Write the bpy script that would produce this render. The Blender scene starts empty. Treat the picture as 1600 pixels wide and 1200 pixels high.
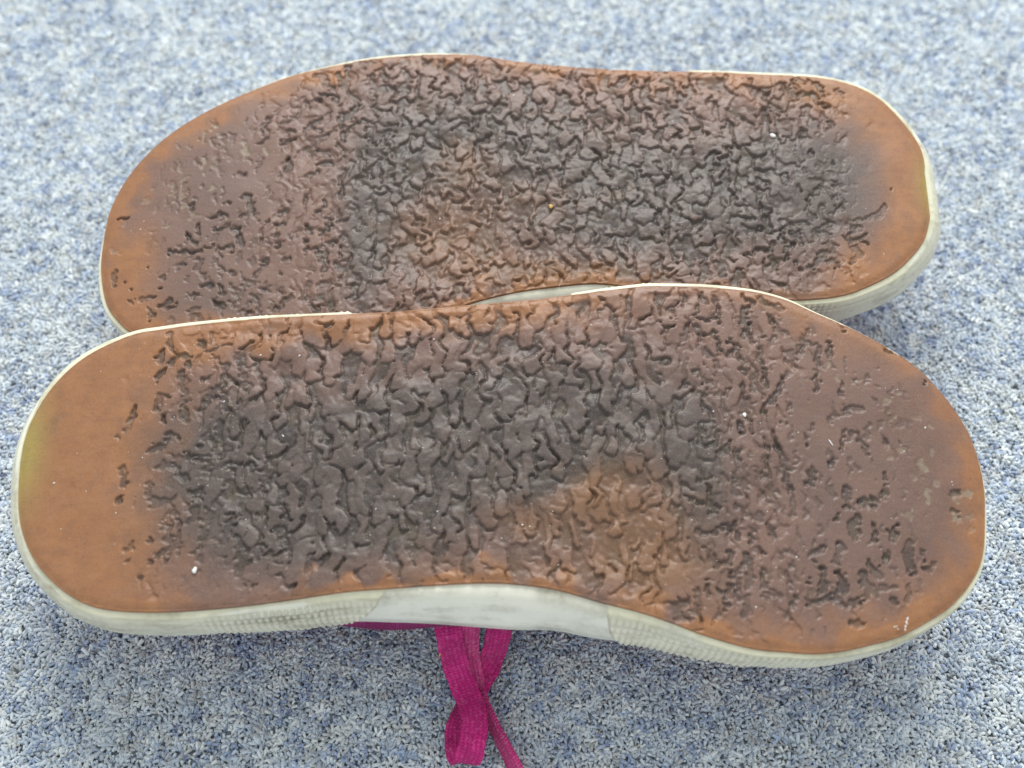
import bpy, math
import numpy as np

# ---------------------------------------------------------------- camera, world, lamps, exposure
sc = bpy.context.scene
MM = 0.001
TILT = math.radians(9.0)              # both soles lean a little towards the viewer
cam_data = bpy.data.cameras.new('camera')
cam = bpy.data.objects.new('camera', cam_data)
sc.collection.objects.link(cam)
cam.location = (3.3 * MM, -141.8 * MM, 349.2 * MM)
cam.rotation_euler = (math.radians(90 - 60), 0, 0)
cam_data.sensor_width = 36.0
cam_data.lens = 36.0 * 1700 / 1600
cam_data.clip_start = 0.01
cam_data.clip_end = 50
cam_data.dof.use_dof = True
cam_data.dof.focus_distance = 0.345
cam_data.dof.aperture_fstop = 7.5
sc.camera = cam

world = bpy.data.worlds.new('World')
sc.world = world
world.use_nodes = True
bg = world.node_tree.nodes['Background']
bg.inputs[0].default_value = (0.93, 0.97, 1.0, 1)
bg.inputs[1].default_value = 0.82

def area(name, loc, target, sx, sy, power, col):
    l = bpy.data.lights.new(name, 'AREA')
    l.shape = 'RECTANGLE'; l.size = sx; l.size_y = sy
    l.energy = power; l.color = col
    o = bpy.data.objects.new(name, l)
    sc.collection.objects.link(o)
    o.location = loc
    d = np.array(target) - np.array(loc)
    import mathutils
    o.rotation_euler = mathutils.Vector(d).to_track_quat('-Z', 'Y').to_euler()
    return o
area('ceiling_lamp', (0.10, 1.15, 1.2), (0.0, 0.12, 0.0), 1.1, 0.6, 30.0, (1.0, 0.985, 0.96))

sc.view_settings.view_transform = 'Standard'
sc.view_settings.look = 'None'
sc.view_settings.gamma = 1.0
sc.view_settings.use_curve_mapping = False
sc.view_settings.exposure = 0.08
sc.render.engine = 'CYCLES'

# ---------------------------------------------------------------- helpers
def link(name, me, mat=None, parent=None):
    o = bpy.data.objects.new(name, me)
    sc.collection.objects.link(o)
    if mat is not None: me.materials.append(mat)
    if parent is not None: o.parent = parent
    return o
def mesh_np(name, verts, quads, smooth=True):
    """mesh from numpy arrays; quads is (n,4) with -1 in the last column for triangles"""
    me = bpy.data.meshes.new(name)
    verts = np.asarray(verts, np.float32)
    quads = np.asarray(quads, np.int32)
    me.vertices.add(len(verts)); me.vertices.foreach_set('co', verts.ravel())
    n = len(quads)
    me.loops.add(n * 4); me.loops.foreach_set('vertex_index', quads.ravel())
    me.polygons.add(n); me.polygons.foreach_set('loop_start', np.arange(n, dtype=np.int32) * 4)
    me.polygons.foreach_set('use_smooth', np.full(n, smooth))
    me.update(calc_edges=True); me.validate()
    return me
def grid_quads(nu, nv, closed_u=False):
    i = np.arange(nu if closed_u else nu - 1); j = np.arange(nv - 1)
    I, J = np.meshgrid(i, j, indexing='ij'); I2 = (I + 1) % nu
    return np.stack([I * nv + J, I2 * nv + J, I2 * nv + J + 1, I * nv + J + 1], -1).reshape(-1, 4)
def tag(o, label=None, cat=None, group=None, kind=None):
    if label: o['label'] = label
    if cat: o['category'] = cat
    if group: o['group'] = group
    if kind: o['kind'] = kind
def sstep(a, b, x):
    t = np.clip((x - a) / (b - a), 0, 1); return t * t * (3 - 2 * t)
def srgb(r, g, b):
    f = lambda c: (c / 255 / 12.92) if c / 255 <= .04045 else ((c / 255 + .055) / 1.055) ** 2.4
    return (f(r), f(g), f(b), 1)

class NT:
    """small wrapper for node trees"""
    def __init__(s, mat):
        mat.use_nodes = True; s.t = mat.node_tree; s.b = s.t.nodes['Principled BSDF']
    def n(s, typ, **kw):
        nd = s.t.nodes.new(typ)
        for k, v in kw.items():
            if k.startswith('i_'):
                key = k[2:]; key = int(key) if key.isdigit() else key.replace('_', ' ')
                nd.inputs[key].default_value = v
            else: setattr(nd, k, v)
        return nd
    def l(s, a, b): s.t.links.new(a, b)
    def attr(s, name): return s.n('ShaderNodeAttribute', attribute_name=name).outputs['Fac']
    def mix(s, fac, a, b, blend='MIX'):
        m = s.n('ShaderNodeMix', data_type='RGBA', blend_type=blend)
        for sock, v in ((m.inputs[0], fac), (m.inputs[6], a), (m.inputs[7], b)):
            if hasattr(v, 'links'): s.l(v, sock)
            else: sock.default_value = v
        return m.outputs[2]
    def math(s, op, a, b=0.5, clamp=False):
        m = s.n('ShaderNodeMath', operation=op); m.use_clamp = clamp
        for sock, v in ((m.inputs[0], a), (m.inputs[1], b)):
            if hasattr(v, 'links'): s.l(v, sock)
            else: sock.default_value = v
        return m.outputs[0]
    def noise(s, scale, detail=3, rough=.55, vec=None):
        n = s.n('ShaderNodeTexNoise'); n.inputs['Scale'].default_value = scale
        n.inputs['Detail'].default_value = detail; n.inputs['Roughness'].default_value = rough
        if vec is not None: s.l(vec, n.inputs['Vector'])
        return n.outputs['Fac']
    def ramp(s, fac, a, b):
        m = s.n('ShaderNodeMapRange'); m.inputs[1].default_value = a; m.inputs[2].default_value = b
        s.l(fac, m.inputs[0]); return m.outputs[0]
    def bump(s, h, strength, dist):
        b = s.n('ShaderNodeBump'); b.inputs['Strength'].default_value = strength
        b.inputs['Distance'].default_value = dist; s.l(h, b.inputs['Height'])
        s.l(b.outputs[0], s.b.inputs['Normal']); return b

# ---------------------------------------------------------------- materials
def mat_sole():
    m = bpy.data.materials.new('worn_gum_rubber'); q = NT(m)
    co = q.n('ShaderNodeTexCoord').outputs['Object']
    big = q.noise(45, 4, .6, co); mid = q.noise(190, 4, .6, co); fine = q.noise(1400, 3, .6, co)
    brown = srgb(115, 87, 75); orange = srgb(148, 101, 61); grey = srgb(68, 60, 56)
    ochre = srgb(120, 84, 48); dirt_shade = srgb(42, 40, 38); sand = srgb(132, 122, 102)
    yellow = srgb(150, 134, 66)
    rust = srgb(78, 50, 30)
    brk = q.math('ADD', q.math('MULTIPLY', q.math('SUBTRACT', mid, .5), .55), q.math('MULTIPLY', q.math('SUBTRACT', big, .5), .55))
    def broken(name):
        return q.ramp(q.math('ADD', q.attr(name), brk), .04, .96)
    sm_ = q.n('ShaderNodeMapping'); sm_.inputs['Scale'].default_value = (140, 700, 700); q.l(co, sm_.inputs[0])
    scuff = q.noise(1.0, 5, .65, sm_.outputs[0])
    c = q.mix(q.ramp(big, .35, .7), brown, srgb(102, 76, 66))
    c = q.mix(broken('orange'), c, q.mix(q.ramp(mid, .3, .75), orange, srgb(130, 86, 54)))
    gf = broken('grime')
    c = q.mix(gf, c, q.mix(q.ramp(mid, .35, .7), grey, srgb(80, 68, 63)))
    c = q.mix(q.math('MULTIPLY', broken('ochre'), .68), c, ochre)
    c = q.mix(q.attr('yellow'), c, yellow)
    dt = q.mix(q.attr('ochre'), dirt_shade, rust)
    dt = q.mix(q.ramp(q.noise(110, 3, .6, co), .5, .66), dt, srgb(72, 66, 50))
    c = q.mix(q.math('MULTIPLY', q.attr('dirt_shade'), .85), c, dt)  # groove dirt, its tone deepened to paint in the shade of the relief
    c = q.mix(q.math('MULTIPLY', q.math('MULTIPLY', q.attr('sand'), .7), q.ramp(mid, .38, .6), True), c, sand)
    c = q.mix(q.math('MULTIPLY', q.ramp(scuff, .52, .75), .14), c, srgb(150, 122, 100))
    c = q.mix(q.math('MULTIPLY', q.ramp(scuff, .48, .28), .14), c, srgb(72, 56, 48))
    # fine speckle of ground-in dust
    sp = q.ramp(q.noise(2600, 2, .5, co), .40, .75)
    c = q.mix(q.math('MULTIPLY', sp, .16), c, srgb(170, 156, 146))
    dk = q.ramp(q.noise(900, 3, .6, co), .56, .75)
    c = q.mix(q.math('MULTIPLY', dk, .22), c, srgb(62, 54, 52))
    q.l(c, q.b.inputs['Base Color'])
    r = q.n('ShaderNodeMapRange', i_3=.36, i_4=.54); q.l(mid, r.inputs[0]); q.l(r.outputs[0], q.b.inputs['Roughness'])
    q.b.inputs['Specular IOR Level'].default_value = .42
    q.bump(q.math('ADD', q.math('ADD', q.math('MULTIPLY', fine, .5), q.math('MULTIPLY', scuff, .3)), q.noise(420, 4, .65, co)), .22, .0004)
    return m
def mat_rubber(name, base, dirtcol, amount, bumpy=.12):
    m = bpy.data.materials.new(name); q = NT(m)
    co = q.n('ShaderNodeTexCoord').outputs['Object']
    n1 = q.noise(75, 5, .65, co); n2 = q.noise(600, 4, .6, co)
    st = q.n('ShaderNodeMapping'); st.inputs['Scale'].default_value = (60, 420, 420); q.l(co, st.inputs[0])
    streak = q.noise(1.0, 4, .6, st.outputs[0])
    c = q.mix(q.ramp(n1, .3, .75), base, tuple(np.array(base[:3]) * .9) + (1,))
    c = q.mix(q.math('MULTIPLY', q.ramp(q.math('MULTIPLY', n1, streak), .26, .42), amount), c, dirtcol)
    c = q.mix(q.math('MULTIPLY', q.attr('stain'), q.ramp(n2, .1, .6), True), c, srgb(112, 106, 84))
    c = q.mix(q.math('MULTIPLY', q.attr('edge'), .35), c, srgb(204, 202, 160))
    c = q.mix(q.math('MULTIPLY', q.ramp(n2, .62, .8), .3), c, dirtcol)
    q.l(c, q.b.inputs['Base Color'])
    q.b.inputs['Roughness'].default_value = .5
    q.b.inputs['Subsurface Weight'].default_value = 0.0
    q.bump(q.math('ADD', n2, streak), bumpy, .0004)
    return m
def mat_cloth(name, base, dark, light):
    m = bpy.data.materials.new(name); q = NT(m)
    uv = q.n('ShaderNodeUVMap', uv_map='weave').outputs[0]
    sx = q.n('ShaderNodeSeparateXYZ'); q.l(uv, sx.inputs[0])
    # knitted tape: rows of slanted stitches; u runs across in ribs, v along in stitches
    u = sx.outputs[0]; v = sx.outputs[1]
    zig = q.math('ABSOLUTE', q.math('SUBTRACT', q.math('FRACT', u), .5))
    vv = q.math('ADD', v, q.math('MULTIPLY', zig, 1.2))
    stitch = q.math('ABSOLUTE', q.math('SINE', q.math('MULTIPLY', vv, math.pi)))
    rib = q.math('SUBTRACT', 1.0, q.math('POWER', q.math('ABSOLUTE', q.math('SINE', q.math('MULTIPLY', u, math.pi))), .6))
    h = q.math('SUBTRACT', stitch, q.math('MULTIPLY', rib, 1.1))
    co = q.n('ShaderNodeTexCoord').outputs['Object']
    n = q.noise(900, 4, .65, co); nb = q.noise(140, 4, .6, co)
    c = q.mix(q.ramp(nb, .3, .7), base, dark)
    c = q.mix(q.math('MULTIPLY', q.ramp(n, .5, .8), .55), c, light)
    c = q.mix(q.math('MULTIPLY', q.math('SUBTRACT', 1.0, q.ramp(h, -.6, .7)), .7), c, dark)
    q.l(c, q.b.inputs['Base Color'])
    q.b.inputs['Roughness'].default_value = .9
    q.b.inputs['Specular IOR Level'].default_value = .2
    q.b.inputs['Sheen Weight'].default_value = .08
    q.b.inputs['Sheen Roughness'].default_value = .5
    q.bump(q.math('ADD', h, q.math('MULTIPLY', n, .8)), .75, .0004)
    return m
def mat_plain(name, col, rough=.6):
    m = bpy.data.materials.new(name); q = NT(m)
    co = q.n('ShaderNodeTexCoord').outputs['Object']
    q.l(q.mix(q.noise(800, 3, .6, co), col, tuple(np.array(col[:3]) * .75) + (1,)), q.b.inputs['Base Color'])
    q.b.inputs['Roughness'].default_value = rough
    return m
M_SOLE = mat_sole()
M_WHITE = mat_rubber('aged_white_rubber', srgb(230, 230, 216), srgb(150, 144, 124), .4)
M_BUMPER = mat_rubber('cream_bumper_rubber', srgb(226, 224, 204), srgb(140, 132, 108), .5, .2)
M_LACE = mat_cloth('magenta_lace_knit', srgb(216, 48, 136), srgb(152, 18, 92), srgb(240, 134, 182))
M_LACE_END = mat_cloth('pale_pink_lace_end', srgb(224, 84, 150), srgb(176, 40, 108), srgb(244, 176, 200))  # free end in a paler pink than the loop
M_CANVAS = mat_cloth('magenta_canvas', srgb(160, 40, 112), srgb(126, 20, 88), srgb(190, 80, 140))
M_CRUMB = mat_plain('white_crumb', srgb(238, 238, 234))
M_GRAIN = mat_plain('tan_grain', srgb(206, 168, 96))

# ---------------------------------------------------------------- measured outlines, pits and sand deposits of the soles (mm, in each sole's own plane)
NEAR_OUTLINE = [(-114.5,39.6),(-127,33),(-135.3,24.4),(-140.6,13.7),(-142.5,3.8),(-141.8,-8.5),(-139.6,-18.9),(-134.9,-28.2),
(-129,-34.8),(-121.6,-40.4),(-113.8,-43.7),(-103.9,-44.9),(-91.9,-44.9),(-75.8,-43.7),(-59.8,-41.7),(-44.6,-39.4),
(-31.1,-38.3),(-17.6,-37.3),(-4,-36.7),(6.2,-37.2),(16.3,-38.6),(28.5,-42.1),(39.9,-45.1),(48.5,-48.1),
(56.2,-51.1),(63.9,-53.5),(71.4,-55.3),(79.1,-56),(86.9,-56.5),(94.7,-55.8),(102.5,-54.2),(110.6,-52),
(119,-48.1),(127.7,-42.8),(135.1,-35.2),(139,-28),(141.2,-18.1),(142.5,-7.7),(141.7,2.6),(139.2,11.5),
(133.8,20.9),(126.8,29.4),(117.9,36.2),(107.4,42.4),(98,47),(89.2,51.6),(80.3,54.3),(72.7,55.4),
(62.7,56.3),(51.1,56.5),(43.5,56.3),(22.9,53.6),(7.7,51.6),(-7.7,50.1),(-30.6,47.9),(-45.1,47),
(-60.9,46.1),(-76.1,45.3),(-92.8,43.5),(-105.1,41.6)]
FAR_OUTLINE = [(-126.8,-54.8),(-132.8,-49.8),(-136.9,-44.3),(-139.6,-36.8),(-141.2,-28.2),(-141.4,-17.5),(-140.5,-7.6),(-137,2.4),
(-131.2,12.2),(-121.6,22.7),(-109.9,31.2),(-94.3,39.9),(-81,45.9),(-67.5,49.8),(-53.8,52.9),(-35.4,54.8),
(-17.8,54.6),(-6.9,52.9),(5.8,50.9),(18.5,49.5),(35.5,48.1),(52.3,47.7),(66.1,47.4),(89,46.2),
(105.6,45.1),(117.9,42.1),(125.9,37.7),(131.7,31.8),(136.6,24.3),(140.1,16.6),(140.9,10.2),(140.3,6),
(140.2,-1),(139.9,-7),(139.8,-11.5),(139,-14),(136.4,-20.5),(130.7,-27.5),(123.5,-33.7),(112.9,-39.2),(104.8,-41.8),(95.4,-42.9),
(87.6,-42.9),(70,-40.7),(55,-39.7),(40,-38.8),(24.7,-37),(9.1,-38.4),(-1.9,-40.1),(-11.8,-42.6),
(-21,-45.7),(-30,-48.8),(-45,-54),(-60,-57.5),(-75,-58.8),(-90,-58.8),(-105,-58.4),(-118,-56.8)]
NEAR_PITS = [(0.8,57.3,53,56.1,49),(0.7,62.4,54.1,63.2,50.4),(0.8,66.3,52.3,67.8,47.5,67.2,43.2),(0.8,59.3,46.1,61.1,49),(0.6,60.2,45.3,62.8,44.3,67.2,45.3),(1,58.5,44.6,56.6,40.3,55.1,37.1),
(0.7,59.7,43.2,60.9,39.9,65.5,39.9,66.8,37.4,66.7,33.9),(1.2,61.5,39.2,61.1,35.3,63.4,32.8),(1.7,76.3,48.6,74.7,43.9),(1.2,76.6,43.2,75.7,40.6,74.3,38.8),(0.7,76.7,40.6,77.4,37.4),(0.6,70.2,37.1,71.7,35.6,73.4,36),
(1,72,35.3,69.3,33.2),(1,72.3,34.2,72.7,31.4),(1.2,74.3,30.3,74.4,27.2),(0.7,65.5,31,65.9,28.6),(0.7,58.5,27.5,60.8,27.9,60.6,25.8,63.8,24.1),(0.7,55.6,23,57.9,23.2,59.7,20.3,68,19.6,68.2,22),
(1,67.7,19.6,67.1,15.8),(0.7,60.5,18.5,60.6,15.1),(0.9,73.1,23.4,73.5,20.3,72.5,15.5),(0.9,76.2,26.1,76.1,20.9),(1.1,80,28.2,80.1,22.7),(0.7,79.6,35.3,78.8,30),
(1.2,83.4,45.7,84.4,42.4,87.5,39.9),(1.3,76,53,78.8,50.4),(0.8,81,52.7,82.8,50.1,87.7,49),(0.8,80.2,39.2,82.4,37.4,84.4,38.5),(1.2,87.3,33.9,88.9,33.5,89.6,31,89.7,28.6),(1.2,91,34.6,93.4,36,93.9,41),
(0.6,93.5,37.1,96.4,36.9),(1.2,87,26.5,84.4,23.7,83.1,19.9,81,17.2),(0.7,96.9,35.3,96.4,29.6),(1.2,95.3,25.4,95.2,21.3),(1.3,73.1,18.5,72.5,15.8,73.6,13.4,75.1,11.4,74.6,9.4),(0.8,71.5,10.7,71.2,8.4),
(1.1,67.3,18.5,66.9,13.1),(0.9,60.7,16.1,63.7,12.8,62.9,11.1,60,10.4,59,4.4,60.5,3.4,63.4,4.4,64.9,8),(1,67.9,5,67.1,2.7,64.2,1.1),(1.3,69.7,1.7,69.9,-2.2,69.3,-5.5,71.9,-9),(1,68.9,-7.4,69.2,-11.6),(1,80.8,7.7,82.1,4,83.8,-1.2,83.7,-6.1,85,-9.4),
(1.2,82,3,83.2,-0.6),(1.3,78.5,6.4,78.7,3.7),(1,78.3,0.7,79.2,-4.2,78.4,-9,80.3,-12.6),(0.8,76.6,-4.8,78.3,-6.8),(1.5,78.4,-13.5,80.2,-14.2,80.4,-15.4),(1,79,16.5,78.6,14.1),
(1,83,18.5,81.9,17.2),(0.7,86.7,16.8,86.5,14.4),(1,84.9,11.4),(0.7,93,10.7,92.9,9),(0.7,90.6,7,90.7,3.7),(1.3,91.4,-3.9,90.7,-7.7),
(1,84.2,-17.7,85,-15.8),(0.9,68.4,-14.5,69.9,-14.8,70.7,-16.7,72.7,-18,75.8,-18,75,-16.4),(0.6,57.1,-6.8,59.3,-6.5,61.8,-5.2),(0.9,60.1,-8.4,60.8,-11.3,60.6,-15.1,63.1,-15.1),(0.9,53.3,-11.6,55.4,-12.9,58.5,-13.5),(0.8,60.2,-16.5,62.7,-16.4),
(0.7,64,-19.9,66.1,-20.8,68.6,-19.2),(0.9,68.8,-21.4,68.3,-23.9),(0.9,56.5,-21.4,58.2,-22.7,63.5,-21.7),(1.1,77.5,-19.9,78.9,-21.1,78.6,-23.9),(0.9,72.3,-23.6,72,-25.2),(0.9,75.3,-28.1),
(1.2,80.1,-28.6,82.6,-28,84.4,-28.9),(1.5,83.2,-32),(1.3,70.4,-28.6,70.5,-31.3,71.4,-35,70.6,-37.4),(1.3,69.2,-32,68.5,-33.5),(0.8,58.6,-26.7,60.8,-30.4,61.9,-32.3,65,-31,65.5,-28.3),(1.2,65.4,-34.4,67.2,-34.7,67.3,-36.8,66.8,-40.1),
(1.2,65.4,-38,63.7,-41),(1.2,58.9,-36.2,58.6,-40.1),(1.2,69.7,-41,68.1,-46.4),(1.1,74.9,-33.2,74.6,-36.2,75.9,-38.6,78.5,-40.1),(1.1,75.2,-39.5,75.6,-42.8),(0.9,81.1,-34.7,82.3,-38.3),
(1.1,82.6,-41.6,81.1,-44.9,80.9,-46.7),(1.2,88.6,-28.9,90.5,-28.3,92.6,-26.1),(0.8,89.3,-31),(1.1,87.3,-36.8),(1.7,92.2,-33.2,91.5,-36.5,90.6,-39.2),(1.8,87.6,-42.8,89.2,-41.9,92,-41),
(1,61,-46.1,61.9,-45.9),(1,55.7,-39.8,55,-44.9,52.3,-45.8),(1.3,49.8,-47,52.6,-46.7),(0.7,63.6,-43.1,63.1,-44.6),(0.9,61.9,-38.3,61.8,-39.8),(0.9,98.6,11.5,99.6,13.5,102.7,13.5,104.8,15.5,108.7,15.5),
(0.9,102.1,8.2,101.1,2.6),(0.9,104.3,7.8,106.6,7.4,108.3,2.6,108.4,0.7),(1,98.1,-0.1,97.4,-2.1),(1.2,100.8,36,100.5,33),(0.9,103.1,24.2,102.6,20),(1,114.2,4.6),
(0.4,129.1,24.2,128.7,22.9),(0.9,105.2,43.7,106.3,41.1),(0.8,118.8,35.1,120.9,33.4),(0.9,118.8,5),(0.9,112.4,-4.6,112.2,-6.4),(0.9,112.8,-8.2,112.1,-12.7),
(2.1,106.1,-13.6,109.2,-13.1),(1.3,101.4,-9.1,100.8,-14.5),(1.5,97.4,-18),(2.1,102.5,-18.9,102,-22.9),(1.3,107.5,-20.2,107.8,-24.6),(1.3,97.8,-25.9,95.6,-30.7),
(1.9,114.3,-21.1,113,-24.2),(1.1,110,-27.7,110,-31.5),(1.9,120.7,-27.7,120.8,-30.2),(1.2,124,-31.5,121.3,-32.8),(1.8,105.7,-31.5,107.5,-34.5),(1.7,117.1,-25.9,116.1,-29.8,116.7,-32),
(1.7,91.9,-33.2,91.3,-39.6),(2.1,96.8,-35.4,96,-38.8,94.4,-41.7),(1.9,102.4,-34.5,104.1,-38.3,102.9,-40.9),(1.2,97.2,-42.9,101.9,-42.5),(1,107.8,-38.8,111.7,-38.3),(1.4,106,-39.6),
(1.5,115.5,-38.3,115.2,-42.1),(1.7,110.8,-42.1),(2.3,99.4,-47.9),(1.4,117.7,-34.1),(1.6,132.2,-10.5,133.1,-10),(1.9,132.3,-15.8),
(1.5,-103.9,33.9,-104.4,31.7),(0.9,-102.3,39.6,-101.1,34.9,-98.8,32.1,-95,32.8),(1.1,-99.8,31.7,-102.6,28.2,-104.9,25.1),(1.3,-96,30.3,-97.2,26.1,-96.1,22,-95,20.6),(0.7,-103.7,20.6,-101.7,19.9,-99.4,19.2),(1.3,-103.5,19.2,-103.5,15.8),
(1.7,-94.8,18.5,-95.5,15.8,-94.8,12.4),(0.9,-92.5,37.4,-91.2,34.2,-88.9,33.9,-86.4,35.3,-83.9,36),(0.7,-89.5,40.3,-89.8,36.4),(0.9,-88.1,32.5,-85.3,30,-83.2,28.6),(1.3,-84.5,28.2,-83.9,22.7,-87.3,21.3),(0.7,-90.6,24.7,-88.8,25.8),
(0.9,-88.7,19.2,-85.2,18.9),(1.3,-89.3,17.9,-90.2,14.4),(1.1,-83.7,20.6,-83,16.1,-79.9,13.8,-79,17.9),(1.7,-83.8,11.1,-83.8,1.7),(1.2,-109.9,15.8,-110.4,12.4,-111.9,9),(0.6,-99,7.7,-95.4,6.7),
(1.3,-99,7,-99.9,4,-104.1,2.7),(1.2,-93.6,1.7,-92.5,0.4,-86.6,0.7),(1.3,-89.2,4.4),(1.1,-114.4,6.4),(1,-101,13.8,-101.1,11.7),(0.7,-80.2,34.9,-77.1,37.1),
(1.2,-77.2,27.2,-77.7,25.1),(1.1,-79.8,23,-75.8,22.3,-76.6,20.6),(1.7,-76.7,10.7),(1.6,-100.4,-2.1,-96.6,-2.9,-92.8,-6.4),(1.4,-111.9,-4,-110.6,-7.9),(1.3,-102.8,-7.9,-103,-10.3),
(1.1,-110.4,-11.4,-110.7,-13),(1.8,-101.8,-13,-99.2,-13),(1.2,-101.2,-14.5,-99.4,-14.5),(1.4,-96.8,-14.1,-95.2,-12.2),(1.2,-95.1,-16.4,-93.3,-19,-92.8,-23.2,-93.9,-26.9,-98.4,-29.5),(1.4,-90.5,-10.3,-86.8,-10.3),
(1.4,-88.2,-11.4,-88.4,-12.6),(2.4,-89,-14.5,-89,-17.9),(1.1,-90.3,-19.4,-87.4,-19),(1.6,-84.7,-16.4,-85.5,-19.4,-85,-24.3),(2.4,-96.8,-20.9,-95.3,-23.9),(1.4,-100.8,-24.7),
(1.8,-106,-26.9),(1.4,-105.8,-31),(1.1,-92.2,-25.8,-91.6,-29.1),(1.1,-85.9,-26.2,-88.2,-28.8),(1.2,-85.8,-30.2),(1.3,-96,-31),
(0.9,-100.3,-31.3),(1.8,-77.1,-17.9,-78.5,-18.7,-79.2,-22.8,-80.5,-24.7),(2.4,-76.1,-24.7,-75.1,-27.7,-74.7,-32.8),(1.2,-89.2,-0.9,-85.4,-1.7),(1.6,-86.7,-3.3,-87,-4.8),(0.7,-80.5,-1.3,-79.4,-1.3,-76.6,-2.5,-79.1,-4,-80.7,-2.9,-80.5,-1.3),
(0.8,-73.7,-1.7,-72.4,-3.7,-69.8,-3.3,-69.2,-1.3),(1.2,-78.9,-6.8,-79.2,-11),(1.1,-76.3,-10.3,-70.3,-10.3,-69.5,-6.8,-68.5,-4.8),(1.4,-68.2,-14.1,-69,-17.9),(0.8,-67.4,-14.1,-61.7,-15.6),(1.1,-65.7,-21.3,-63.1,-21.7),
(1.1,-67.1,-26.9,-69.3,-27.7,-69.4,-30.6),(0.7,-67.3,-29.1,-63.3,-28.8,-61.6,-27.3),(0.9,-63.3,-23.9,-61,-25.8),(1.1,-102,-35.7),(1.4,-71,-37.5),(1,-63.1,-31.3)]
NEAR_SAND = [(0.9,101.7,26.3,102.3,24.6),(0.6,106.9,23.8,111.4,25.9),(0.9,113.7,15.5,116.7,18.4),(1.6,124.4,12.7),(1.1,128.7,10.3),(1,114.5,3.4),
(0.9,118.5,2.6),(1,114.8,-0.1),(2.4,124.3,-2.1),(1.2,127.5,1.9),(0.8,100.3,30.9,99.6,28.4),(0.9,118,13.5),
(0.8,120.1,20.9),(2.3,124.2,-1.8),(1.6,120.6,-5.9),(1.4,124,-6.2),(1.6,127.6,-7.1),(1.4,118.2,-10.5),
(1.2,125.3,-9.6,123.9,-10.5),(1.9,124.1,-12.3),(2.1,118.2,-17.2),(1.6,136.8,-17.2),(1.9,137.1,-10.9),(1.9,132.9,-11.4),
(1.4,136.2,-21.1),(2.3,132.4,-17.6)]
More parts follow.
